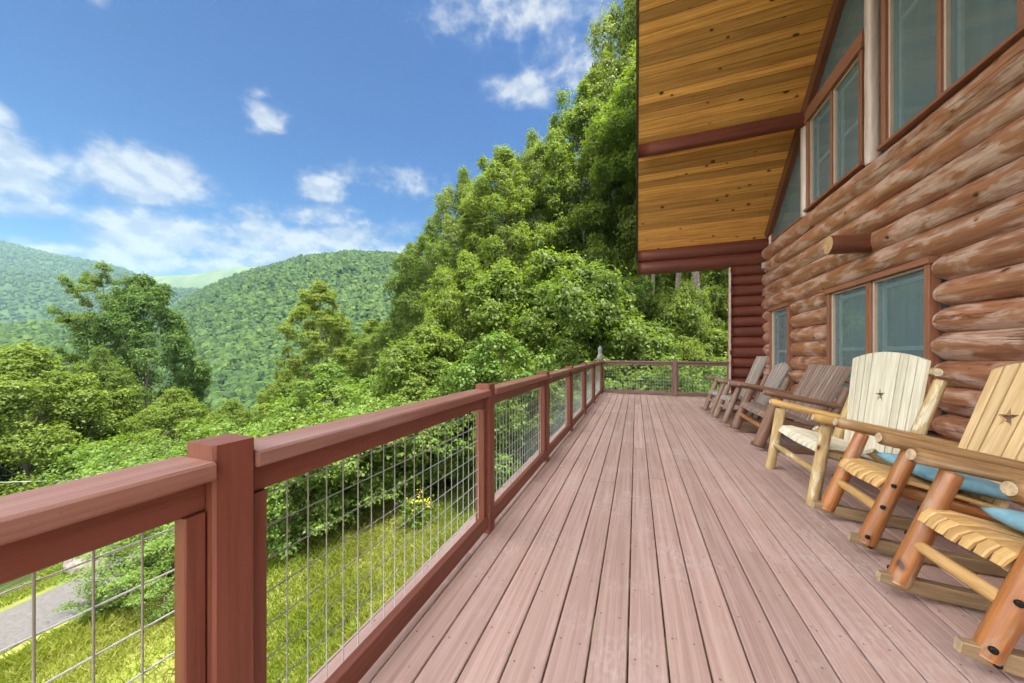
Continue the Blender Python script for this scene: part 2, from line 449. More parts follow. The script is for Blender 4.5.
RIDGES = [  # depth, start of the slope, end behind, skyline columns, skyline rows, noise
    (380, 130, 620, [-400, 0, 60, 100, 160, 220, 300], [330, 334, 328, 336, 354, 372, 380]),
    (600, 170, 1100, [60, 110, 150, 190, 215, 250, 300, 350, 390, 450, 520, 900], [372, 352, 328, 303, 290, 276, 264, 259, 262, 268, 270, 280]),
    (1300, 650, 1900, [-400, -100, 0, 50, 90, 120, 150, 190], [262, 264, 270, 277, 281, 278, 300, 330]),
    (1750, 800, 2700, [-400, -100, 0, 25, 60, 100, 125, 150, 200, 260], [236, 241, 246, 252, 259, 266, 273, 284, 312, 340]),
    (1500, 900, 2300, [330, 365, 385, 410, 450, 900], [290, 268, 258, 249, 242, 240]),
    (2100, 1500, 2700, [130, 190, 220, 265, 300, 340, 500], [325, 294, 282, 268, 264, 264, 262]),
    (2500, 1900, 3800, [-400, 60, 110, 150, 200, 240, 265, 320, 900], [300, 285, 273, 275, 273, 268, 267, 270, 280]),
]

def fbm2(x, y, seed, octaves=4):
    rng = np.random.RandomState(seed)
    out = np.zeros_like(x, dtype=float); a = 1.0; f = 1.0
    for _ in range(octaves):
        for _ in range(3):
            ang = rng.uniform(0, 2 * PI); ph = rng.uniform(0, 2 * PI)
            out += a / 3 * np.sin((x * math.cos(ang) + y * math.sin(ang)) * f + ph + 1.3 * np.sin((x * math.sin(ang) - y * math.cos(ang)) * f * .7 + ph * 2))
        a *= .5; f *= 2.1
    return out

def ground_z(x, y):
    x = np.asarray(x, dtype=float); y = np.asarray(y, dtype=float)
    dep = -x * ST + y * CT
    lat = x * CT + y * ST
    s = np.maximum(0, -lat - 1.0)
    g = .13 * np.minimum(s, 11) + 27 * (1 - np.exp(-np.maximum(0, s - 11) / 55.0))
    z = -3.2 - g
    z = z + sstep(dep, 11, 34) * sstep(lat, -14, 6) * 5.5
    z = z - 22 * sstep(dep, 45, 160)
    z = z + .12 * fbm2(x * .5, y * .5, 3, 3)
    px = 512 + F * lat / np.maximum(dep, 1.0)
    for k, (d0, a, b, cx, cy) in enumerate(RIDGES):
        H = CAMH + (352 - np.interp(px, cx, cy)) / F * d0
        H = H + fbm2(x / d0 * 9, y / d0 * 9, 11 + k, 4) * d0 * .006
        prof = sstep(dep, a, d0) * (1 - sstep(dep, d0, b))
        hz = -40 + (H + 40) * prof
        z = np.where((dep > a) & (hz > z), hz, z)
    return z

def gz(x, y):
    return float(ground_z(np.array([x]), np.array([y]))[0])

def build_ground():
    na, nr = 900, 260
    az = np.linspace(0, 2 * PI, na, endpoint=False)
    rr = np.concatenate([[0.0], np.geomspace(1.5, 6500, nr)])
    A, Rr = np.meshgrid(az, rr[1:])
    X = np.concatenate([[0.0], (Rr * np.cos(A)).ravel()]); Y = np.concatenate([[0.0], (Rr * np.sin(A)).ravel()])
    Z = ground_z(X, Y)
    co = np.stack([X, Y, Z], 1)
    i = np.arange(nr - 1)[:, None]; j = np.arange(na)[None, :]
    a = 1 + i * na + j; b = 1 + i * na + (j + 1) % na
    quads = np.stack([a, a + na, b + na, b], -1).reshape(-1, 4)
    cen = np.stack([np.zeros(na, int), 1 + np.arange(na), 1 + (np.arange(na) + 1) % na, np.zeros(na, int)], 1)
    quads = quads[:, [0, 1, 2, 3]]
    me = bpy.data.meshes.new('ground')
    verts = co
    tri = cen[:, :3]
    nq, nt = len(quads), len(tri)
    me.vertices.add(len(verts)); me.vertices.foreach_set('co', verts.astype(np.float32).ravel())
    me.loops.add(nq * 4 + nt * 3)
    me.loops.foreach_set('vertex_index', np.concatenate([quads.ravel(), tri.ravel()]).astype(np.int32))
    me.polygons.add(nq + nt)
    me.polygons.foreach_set('loop_start', np.concatenate([np.arange(nq) * 4, nq * 4 + np.arange(nt) * 3]).astype(np.int32))
    me.polygons.foreach_set('use_smooth', np.ones(nq + nt, dtype=bool))
    me.materials.append(M['ground']); me.update(calc_edges=True)
    me.validate()
    return tag(link(bpy.data.objects.new('ground', me)), kind='structure')
build_ground()

# gravel road below the deck
def build_road():
    pts = [(-11.5, -9.0), (-11.4, -3.0), (-11.5, 0.6), (-11.7, 2.6), (-12.0, 4.6), (-12.9, 7.5), (-15.5, 11.5), (-20, 15)]
    P = []
    for i in range(len(pts) - 1):
        for k in range(6):
            t = k / 6
            p0, p1, p2, p3 = [Vector(pts[max(0, min(len(pts) - 1, i + d))]) for d in (-1, 0, 1, 2)]
            P.append(.5 * ((2 * p1) + (p2 - p0) * t + (2 * p0 - 5 * p1 + 4 * p2 - p3) * t * t + (3 * p1 - p0 - 3 * p2 + p3) * t ** 3))
    v, f = [], []
    W = 6
    for i, p in enumerate(P):
        d = (P[min(i + 1, len(P) - 1)] - P[max(i - 1, 0)]).normalized(); n = Vector((-d.y, d.x))
        for k in range(W + 1):
            q = p + n * ((k / W - .5) * (2.3 + .25 * noise.noise(Vector((p.x, p.y, k)))))
            v.append((q.x, q.y, gz(q.x, q.y) + .02 + .01 * (k in (1, 2, 4, 5))))
    for i in range(len(P) - 1):
        for k in range(W):
            a = i * (W + 1) + k
            f.append((a, a + 1, a + W + 2, a + W + 1))
    me = bpy.data.meshes.new('road'); me.from_pydata(v, [], f); me.materials.append(M['gravel']); me.update()
    for p in me.polygons: p.use_smooth = True
    return tag(link(bpy.data.objects.new('road', me)), kind='structure')
build_road()

# ------------------------------------------------------------------ deck
DX0, DX1, DY0, DY1 = -1.13, 3.12, -3.2, 10.18
def build_deck():
    b = MB()
    pitch, gap, th = .1466, .007, .032
    x = -.03 - pitch * 8
    while x < DX1 + .1:
        x0, x1 = max(x + gap / 2, DX0), min(x + pitch - gap / 2, DX1 + .25)
        if x1 - x0 > .03:
            ys = [DY0]
            y = DY0 + random.uniform(.5, 4.2)
            while y < DY1 - .5:
                ys.append(y); y += random.choice((3.66, 4.27, 4.88, 4.88))
            ys.append(DY1)
            for k in range(len(ys) - 1):
                ya, yb = ys[k] + .0015, ys[k + 1] - .0015
                w = x1 - x0; c = (x0 + x1) / 2
                ch = .004
                dz = random.uniform(-.0012, .0012)
                sec = [(-w / 2, -th), (w / 2, -th), (w / 2, -ch), (w / 2 - ch, 0), (-w / 2 + ch, 0), (-w / 2, -ch)]
                nb = len(b.uv)
                b.sweep([(c, ya, dz), (c, yb, dz)], sec)
                for i in range(nb, nb + 6):          # v counted across the board's top
                    q = b.uv[i]
                    b.uv[i] = tuple((a, vv - q0) for (a, vv), q0 in zip(q, [w + th + ch - .0] * 4)) if i == nb + 3 else q
        x += pitch
    d = b.build('deck', M['deck'])
    tag(d, kind='structure')
    k = MB()
    k.bar((DX0 - .02, DY0, -.16), (DX0 - .02, DY1, -.16), .038, .235)
    k.bar((DX0 - .04, DY1 + .02, -.16), (3.0, DY1 + .02, -.16), .038, .235)
    k.build('rim_joist', M['rail'], d)
    j = MB()
    yy = DY0 + .2
    while yy < DY1:
        j.bar((DX0 + .01, yy, -.14), (DX1 + .2, yy, -.14), .038, .19); yy += .405
    j.build('joist', M['rail'], d)
    for yy in (-2.6, .6, 3.8, 7.0, 10.0):
        p = MB(); g = gz(-.95, yy)
        p.bar((-.95, yy, g - .3), (-.95, yy, -.26), .14, .14, up=(1, 0, 0)); p.build('support_post', M['rail'], d)
build_deck()

def litter():
    rng = np.random.RandomState(4)
    n = 46
    x = rng.uniform(-.85, 2.9, n); y = rng.uniform(.6, 9.6, n)
    c = np.stack([x, y, np.full(n, .006)], 1)
    ang = rng.uniform(0, 6.28, n); L = rng.uniform(.008, .022, n)
    a = np.stack([np.cos(ang), np.sin(ang), rng.uniform(-.15, .15, n)], 1) * L[:, None]; b = np.stack([-np.sin(ang), np.cos(ang), rng.uniform(-.1, .2, n)], 1) * (L * rng.uniform(.25, .6, n))[:, None]
    co = np.stack([c - a, c + b, c + a, c - b], 1).reshape(-1, 3)
    co[:, 2] = np.maximum(co[:, 2], .004)
    o = link(bpy.data.objects.new('litter', quad_mesh('litter', co, plain('bleached_wood_chip', (.55, .47, .38), .8, var=.4, scale=40), rng.uniform(0, 1, (n, 3)))))
    tag(o, 'tiny pale chips and leaf bits scattered on the deck boards', 'litter', kind='stuff')
litter()

# ------------------------------------------------------------------ railing
def mesh_panel(p0, p1, z0, z1):
    b = MB()
    p0, p1 = Vector(p0), Vector(p1)
    L = (p1 - p0).length; d = (p1 - p0) / L
    n = Vector((-d.y, d.x, 0))
    r = .0021
    sec = [(r * math.cos(k * PI / 3), r * math.sin(k * PI / 3)) for k in range(6)]
    nx = int(L / .068); s0 = (L - nx * .068) / 2 + random.uniform(-.015, .015)
    for i in range(nx + 1):
        q = p0 + d * (s0 + i * .068)
        if 0.002 < s0 + i * .068 < L - .002:
            b.sweep([q + Vector((0, 0, z0)), q + Vector((0, 0, z1))], sec, up=(1, 0, 0), smooth=True)
    nz_ = int((z1 - z0) / .094); t0 = z0 + .067
    for i in range(nz_ + 1):
        z = t0 + i * .094
        if z < z1 - .005:
            b.sweep([p0 + Vector((0, 0, z)) + n * .0056, p1 + Vector((0, 0, z)) + n * .0056], sec, smooth=True)
    return b

def railing(name, label, posts, axis, fixed, mat, capmat, postmat, ends, extra_cap=True):
    """posts: centre coordinates along the axis; fixed: the other coordinate (post centre)"""
    def P(a, b, z): return (fixed + b, a, z) if axis == 'y' else (a, fixed + b, z)
    root = empty(name, P(posts[0], 0, 0))
    rl = Vector(root.location)
    def fin(b, nm, mt, parent=None):
        for v in b.v: v -= rl
        return b.build(nm, mt, parent or root)
    side = 1 if axis == 'y' else -1      # which way is the deck
    for a in posts:
        b = MB()
        b.bar(P(a, 0, 0.001), P(a, 0, .985), *((.09, .105) if axis == 'y' else (.105, .09)), up=(1, 0, 0), ch=.006)
        fin(b, 'post', postmat)
    segs = list(zip(posts[:-1], posts[1:]))
    if ends[0] is not None: segs = [(ends[0], posts[0])] + segs
    if ends[1] is not None: segs = segs + [(posts[-1], ends[1])]
    for a0, a1 in segs:
        a, c = a0 + .0465, a1 - .0465
        b = MB(); b.bar(P(a, -side * .005, .930), P(c, -side * .005, .930), .142, .042, ch=.006); fin(b, 'top_cap', capmat)
        b = MB(); b.bar(P(a, side * .004, .872), P(c, side * .004, .872), .040, .073, ch=.003); fin(b, 'top_rail', mat)
        b = MB(); b.bar(P(a, side * .022, .082), P(c, side * .022, .082), .040, .089, ch=.003); fin(b, 'bottom_rail', mat)
        for q, s in ((a, 1), (c, -1)):
            b = MB(); b.bar(P(q + s * .021, side * .012, .128), P(q + s * .021, side * .012, .834), .040, .040, up=(1, 0, 0), ch=.003); fin(b, 'side_stile', mat)
        w = mesh_panel(P(a + .002, -side * .022, 0), P(c - .002, -side * .022, 0), .075, .86)
        fin(w, 'wire_panel', M['wire'])
    return root

RX = -.955
PY = [-1.02, .525, 2.06, 3.60, 5.10, 6.60, 8.10, 9.98]
t = railing('deck_railing', 'long red-brown railing with wire mesh panels along the valley side of the deck', PY, 'y', RX, M['rail'], M['railcap'], M['rail'], (-2.9, None))
tag(t, t.name and 'long red-brown railing with wire mesh panels along the valley side of the deck', 'railing')
t = railing('deck_railing', '', [.99], 'x', 10.03, M['farrail'], M['farrail'], M['farrail'], (-.945 + .002, 2.285))
tag(t, 'short faded railing with wire mesh across the far end of the deck', 'railing')

def ornament():
    r = empty('post_ornament', (RX - .02, 9.99, .987))
    b = MB()
    prof = [(0, .075), (.02, .08), (.05, .085), (.10, .082), (.13, .06), (.19, .052), (.25, .06), (.30, .058), (.34, .045), (.37, .02)]
    sec = [(math.cos(2 * PI * k / 10), math.sin(2 * PI * k / 10)) for k in range(10)]
    b.sweep([(0, 0, p[0]) for p in prof], sec, up=(1, 0, 0), smooth=True, scale=[p[1] for p in prof], wob=.08)
    b.build('carved_body', M['ornament'], r)
    b = MB(); b.bar((0, 0, .371), (0, 0, .395), .05, .05, up=(1, 0, 0)); b.build('knob', M['ornament'], r)
    tag(r, 'small weathered grey ornament on top of the far corner railing post', 'ornament')
ornament()

# ------------------------------------------------------------------ house
WX = 3.12            # axis of the wall logs
RIDGE_Y, EAVE_Y, EAVE_Z, PITCH = 4.88, 10.0, 4.06, .89
def roof_z(y): return EAVE_Z + PITCH * (RIDGE_Y and (EAVE_Y - y if y >= RIDGE_Y else y - (2 * RIDGE_Y - EAVE_Y)))
house = empty('log_cabin', (WX, RIDGE_Y, 0))
tag(house, 'log cabin with gable windows and wide pine-lined roof overhang beside the deck', 'house')
HL = Vector(house.location)
def hb(b, name, mat, parent=None):
    for v in b.v: v -= HL
    return b.build(name, mat, parent or house)

OPEN = [(5.00, 7.10, .36, 2.25), (8.58, 9.70, .30, 2.25)]     # lower windows: y0, y1, z0, z1 (outside of trim)
def log_wall():
    b = MB()
    zs = [(.14 + i * .28, .152) for i in range(8)] + [(2.395, .172), (2.705, .158), (3.01, .166), (3.32, .160), (3.64, .185)]
    for z, r in zs:
        spans = [(-4.2, 10.25)]
        for y0, y1, z0, z1 in OPEN:
            if z0 < z < z1:
                new = []
                for a, c in spans:
                    if y0 > a and y1 < c: new += [(a, y0 - .012), (y1 + .012, c)]
                    else: new.append((a, c))
                spans = new
        for a, c in spans:
            L = c - a
            n = max(8, int(L / .13))
            k = r * random.uniform(.97, 1.05)
            ts = [i / (n - 1) for i in range(n)]
            off = random.random() * 50
            pts, sc = [], []
            for t_ in ts:
                y = a + t_ * L
                e = min(y - a, c - y)
                taper = 1 - .30 * max(0, 1 - e / .13) ** 1.5 if L < 8 or (y - a < .4 and a > 0) or (c - y < .4 and c < 10) else 1
                pts.append((WX + .012 * noise.noise(Vector((y * .6, z * 5, off))), y, z + .016 * noise.noise(Vector((y * .45, off, 2)))))
                sc.append(k * taper * (1 + .05 * noise.noise(Vector((y * 1.1, off, 7)))))
            seg = 20
            sec = [(math.cos(2 * PI * q / seg), math.sin(2 * PI * q / seg)) for q in range(seg)]
            nf = len(b.uv)
            b.sweep(pts, sec, smooth=True, scale=sc, wob=.085)
            for i in range(nf, len(b.uv)): b.uv[i] = tuple((u_, v_ * k) for u_, v_ in b.uv[i])
    hb(b, 'log_wall', M['log'])
    c = MB()   # chinked core behind the logs so that no light passes
    def slab(y0, y1, z0, z1):
        c.bar((WX + .10, y0, (z0 + z1) / 2), (WX + .10, y1, (z0 + z1) / 2), .05, z1 - z0, ch=.001)
    slab(-4.2, 5.0, 0, 2.25); slab(7.1, 8.58, 0, 2.25); slab(9.7, 10.2, 0, 2.25); slab(-4.2, 10.2, 2.252, 3.8)
    slab(5.001, 7.099, 0, .36); slab(8.581, 9.699, 0, .30)
    hb(c, 'wall_core', M['endlog'])
log_wall()

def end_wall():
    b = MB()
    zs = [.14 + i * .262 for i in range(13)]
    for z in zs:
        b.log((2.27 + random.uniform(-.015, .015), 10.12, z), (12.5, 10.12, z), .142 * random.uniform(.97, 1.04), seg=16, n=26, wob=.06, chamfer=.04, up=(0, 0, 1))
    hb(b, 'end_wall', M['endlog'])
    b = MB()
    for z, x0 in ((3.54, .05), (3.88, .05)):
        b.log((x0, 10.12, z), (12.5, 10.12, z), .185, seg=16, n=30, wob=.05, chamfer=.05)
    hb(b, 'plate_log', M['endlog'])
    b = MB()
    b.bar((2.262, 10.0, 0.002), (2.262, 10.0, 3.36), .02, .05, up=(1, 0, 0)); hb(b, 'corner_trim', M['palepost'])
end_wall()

# other walls of the cabin (behind the gable)
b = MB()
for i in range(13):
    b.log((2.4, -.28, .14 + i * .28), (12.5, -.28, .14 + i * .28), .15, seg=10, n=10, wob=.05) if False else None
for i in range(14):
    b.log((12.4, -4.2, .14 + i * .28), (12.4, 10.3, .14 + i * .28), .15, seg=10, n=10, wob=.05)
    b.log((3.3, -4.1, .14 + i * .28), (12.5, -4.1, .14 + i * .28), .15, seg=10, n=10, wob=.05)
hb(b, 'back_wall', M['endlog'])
b = MB()
b.bar((3.16, 3.0, -1.95), (12.5, 3.0, -1.95), 14.4, 3.8, ch=.01)
hb(b, 'foundation', M['foundation'])

def roof():
    X0, X1 = .035, 13.2
    ymin = 2 * RIDGE_Y - EAVE_Y
    ext = .28
    # boards of the soffit run from the wall to the roof edge, laid along the slope
    for nm, sgn in (('soffit', 1), ('soffit', -1)):
        b = MB()
        n = 46
        sl = math.hypot(1, PITCH)
        tot = (EAVE_Y + ext - RIDGE_Y) * sl
        w = tot / n
        for i in range(n):
            s0 = (i + .5) * w
            y = RIDGE_Y + sgn * s0 / sl
            z = roof_z(RIDGE_Y) - s0 / sl * PITCH
            nrm = Vector((0, sgn * PITCH, 1)).normalized()
            p = Vector((0, y, z)) + nrm * .012
            joint = random.choice((None, 1.2, 1.9, .8))
            xs = [X0 + .02, 13.0] if joint is None or True else []
            b.bar((xs[0], p.y, p.z), (xs[1], p.y, p.z), w - .004, .02, up=nrm, ch=.006)
        hb(b, nm, M['soffit'])
        b = MB()
        nrm = Vector((0, sgn * PITCH, 1)).normalized()
        A = Vector((0, RIDGE_Y, roof_z(RIDGE_Y))) + Vector((0, 0, .0))
        E = Vector((0, RIDGE_Y + sgn * (EAVE_Y + ext + .05 - RIDGE_Y), roof_z(RIDGE_Y) - PITCH * (EAVE_Y + ext + .05 - RIDGE_Y)))
        off = nrm * .125
        b.v += []
        mid = (A + E) / 2 + off
        L = (E - A).length
        b.bar(Vector((X0, mid.y, mid.z)), Vector((X1, mid.y, mid.z)), L, .20, up=nrm, ch=.003)
        hb(b, 'roof', M['shingle'])
        b = MB()
        o2 = nrm * .11
        b.bar(Vector((X0 - .018, A.y, A.z)) + o2, Vector((X0 - .018, E.y, E.z)) + o2, .03, .25, up=nrm, ch=.003)
        hb(b, 'rake_board', M['fascia'])
    for y in (8.02, RIDGE_Y, 2 * RIDGE_Y - 8.02):
        b = MB()
        z = roof_z(y) - (.17 if y != RIDGE_Y else .28)
        nrm = Vector((0, PITCH if y > RIDGE_Y else -PITCH, 1)).normalized() if y != RIDGE_Y else Vector((0, 0, 1))
        sec = [(.085 * math.copysign(abs(math.cos(a)) ** .6, math.cos(a)), .145 * math.copysign(abs(math.sin(a)) ** .6, math.sin(a))) for a in [2 * PI * (k + .5) / 16 for k in range(16)]]
        b.sweep([(.05 + 3.2 * k / 12, y - .06, z) for k in range(13)], sec, up=(0, .25, 1), smooth=True, wob=.05)
        hb(b, 'roof_beam', M['beam'])
roof()

def window(y0, y1, z0, z1, x=3.04, panes=2, name='window', midrail=True, trim=.075, sill=True, poly=None, div=.05):
    """casing, sash bars and screened panes of one opening; y0 < y1"""
    fr = MB()
    fr.bar((x, y0 + trim / 2, z0), (x, y0 + trim / 2, z1), trim, .10, up=(1, 0, 0), ch=.004)
    fr.bar((x, y1 - trim / 2, z0), (x, y1 - trim / 2, z1), trim, .10, up=(1, 0, 0), ch=.004)
    fr.bar((x - .012, y0 - .03, z1 + trim / 2), (x - .012, y1 + .03, z1 + trim / 2), .12, trim, ch=.004)
    fr.bar((x - .012, y0 - .03, z0 - .024), (x - .012, y1 + .03, z0 - .024), .13, .045, ch=.004)
    ins = [(y0 + trim, y1 - trim)]
    if panes == 2:
        m = (y0 + y1) / 2
        fr.bar((x + .004, m, z0), (x + .004, m, z1), div, .085, up=(1, 0, 0), ch=.004)
        ins = [(y0 + trim, m - div / 2), (m + div / 2, y1 - trim)]
    f = hb(fr, name, M['trim'])
    for a, c in ins:
        s = MB(); w = .028
        xx = x + .012
        s.bar((xx, a + w / 2, z0 + .001), (xx, a + w / 2, z1 - .001), w, .05, up=(1, 0, 0), ch=.003)
        s.bar((xx, c - w / 2, z0 + .001), (xx, c - w / 2, z1 - .001), w, .05, up=(1, 0, 0), ch=.003)
        s.bar((xx, a + w, z0 + w / 2 + .001), (xx, c - w, z0 + w / 2 + .001), .05, w, ch=.003)
        s.bar((xx, a + w, z1 - w / 2 - .001), (xx, c - w, z1 - w / 2 - .001), .05, w, ch=.003)
        hb(s, 'sash', M['sash'], f)
        g = MB(); g.bar((xx + .012, a + w - .004, (z0 + z1) / 2), (xx + .012, c - w + .004, (z0 + z1) / 2), .004, z1 - z0 - 2 * w + .006, ch=.0005)
        hb(g, 'pane', M['pane'], f)
        i = MB(); w2 = .045; xi = xx + .075
        i.bar((xi, a + .09, z0), (xi, a + .09, z1), w2, .03, up=(1, 0, 0)); i.bar((xi, c - .05, z0), (xi, c - .05, z1), w2, .03, up=(1, 0, 0))
        if midrail: i.bar((xi, a + .09, z0 + (z1 - z0) * .48), (xi, c - .05, z0 + (z1 - z0) * .48), .03, .055)
        i.bar((xi, a, z1 - .09), (xi, c, z1 - .09), .03, .05)
        hb(i, 'inner_sash', M['blind'], f)
        d = MB(); d.bar((xx + .22, a - .03, (z0 + z1) / 2), (xx + .22, c + .03, (z0 + z1) / 2), .01, z1 - z0 + .04, ch=.001)
        hb(d, 'shade', M['interior'], f)
    return f
window(5.00, 7.10, .40, 2.165, x=3.045, panes=2, div=.10)
window(8.60, 9.68, .34, 2.165, x=3.045, panes=1)
window(6.20, 7.86, 3.90, 5.52, x=3.06, panes=2)
window(4.05, 5.80, 3.90, 7.0, x=3.06, panes=2)
window(2.0, 3.60, 3.90, 5.52, x=3.06, panes=2)

def gable():
    ymin = 2 * RIDGE_Y - EAVE_Y
    # boarded gable plane, set back behind the windows
    b = MB()
    b.plate([(ymin, 3.78), (EAVE_Y + .1, 3.78), (EAVE_Y + .1, roof_z(EAVE_Y + .1) + .02), (RIDGE_Y, roof_z(RIDGE_Y) + .02), (ymin, roof_z(ymin) + .02)],
            (3.36, 0, 0), (0, 1, 0), (0, 0, 1), .05)
    hb(b, 'gable_wall', M['interior'])
    for y in (6.07, 8.0, 9.78, 3.70, 1.76, ymin + .25):
        p = MB()
        p.log((3.07, y, 3.80), (3.07, y, roof_z(y) - .05), .085 if y < 9 else .05, seg=14, n=10, wob=.05, up=(1, 0, 0))
        hb(p, 'gable_post', M['palepost'])
    for s in (1, -1):
        r = MB()
        a = Vector((3.05, RIDGE_Y, roof_z(RIDGE_Y) - .13)); e = Vector((3.05, RIDGE_Y + s * 5.0, roof_z(RIDGE_Y) - .13 - PITCH * 5.0))
        r.bar(a, e, .14, .22, up=(0, s * PITCH, 1), ch=.004)
        hb(r, 'rake_trim', M['rake'])
    # header over the middle windows, and glass of the triangles
    for y0, y1 in ((6.16, 7.92), (1.84, 3.62)):
        h = MB(); h.bar((3.052, y0, 5.68), (3.052, y1, 5.68), .11, .17, ch=.004); hb(h, 'header', M['trim'])
    def tri(pts):
        w = MB(); w.plate(pts, (3.085, 0, 0), (0, 1, 0), (0, 0, 1), .006)
        o = hb(w, 'gable_window', M['pane'])
        fr = MB()
        for i in range(len(pts)):
            p, q = pts[i], pts[(i + 1) % len(pts)]
            fr.bar((3.075, p[0], p[1]), (3.075, q[0], q[1]), .03, .05, up=(1, 0, 0), ch=.002)
        hb(fr, 'frame', M['trim'], o)
    tri([(8.10, 3.86), (9.72, 3.86), (9.72, roof_z(9.72) - .22), (8.10, roof_z(8.10) - .22)])
    tri([(6.18, 5.78), (7.78, 5.78), (6.18, roof_z(6.18) - .22)])
gable()

b = MB()
b.log((3.22, 6.02, 2.70), (2.56, 6.02, 2.72), .137, .132, seg=20, n=8, wob=.05, chamfer=.05)
hb(b, 'log_beam_end', M['stub'])
r = empty('utility_box', (2.98, 9.9, 3.33))
b = MB(); b.bar((0, 0, -.07), (0, 0, .07), .10, .12, up=(1, 0, 0), ch=.01); b.build('box_body', M['box'], r)
b = MB(); b.bar((-.02, -.062, -.04), (-.02, -.062, .05), .06, .02, up=(1, 0, 0), ch=.004); b.build('cover', M['sash'], r)
b = MB(); b.log((0, 0, -.07), (.02, .01, -.16), .012, seg=8, n=3, wob=0); b.build('conduit', M['box'], r)
tag(r, 'small white box fixed high in the corner of the log walls', 'light fixture')

# ------------------------------------------------------------------ chairs
def star_pts(cx, cy, r, rot=0.0):
    return [(cx + (r if k % 2 == 0 else r * .40) * math.sin(rot + k * PI / 5), cy + (r if k % 2 == 0 else r * .40) * math.cos(rot + k * PI / 5)) for k in range(10)]

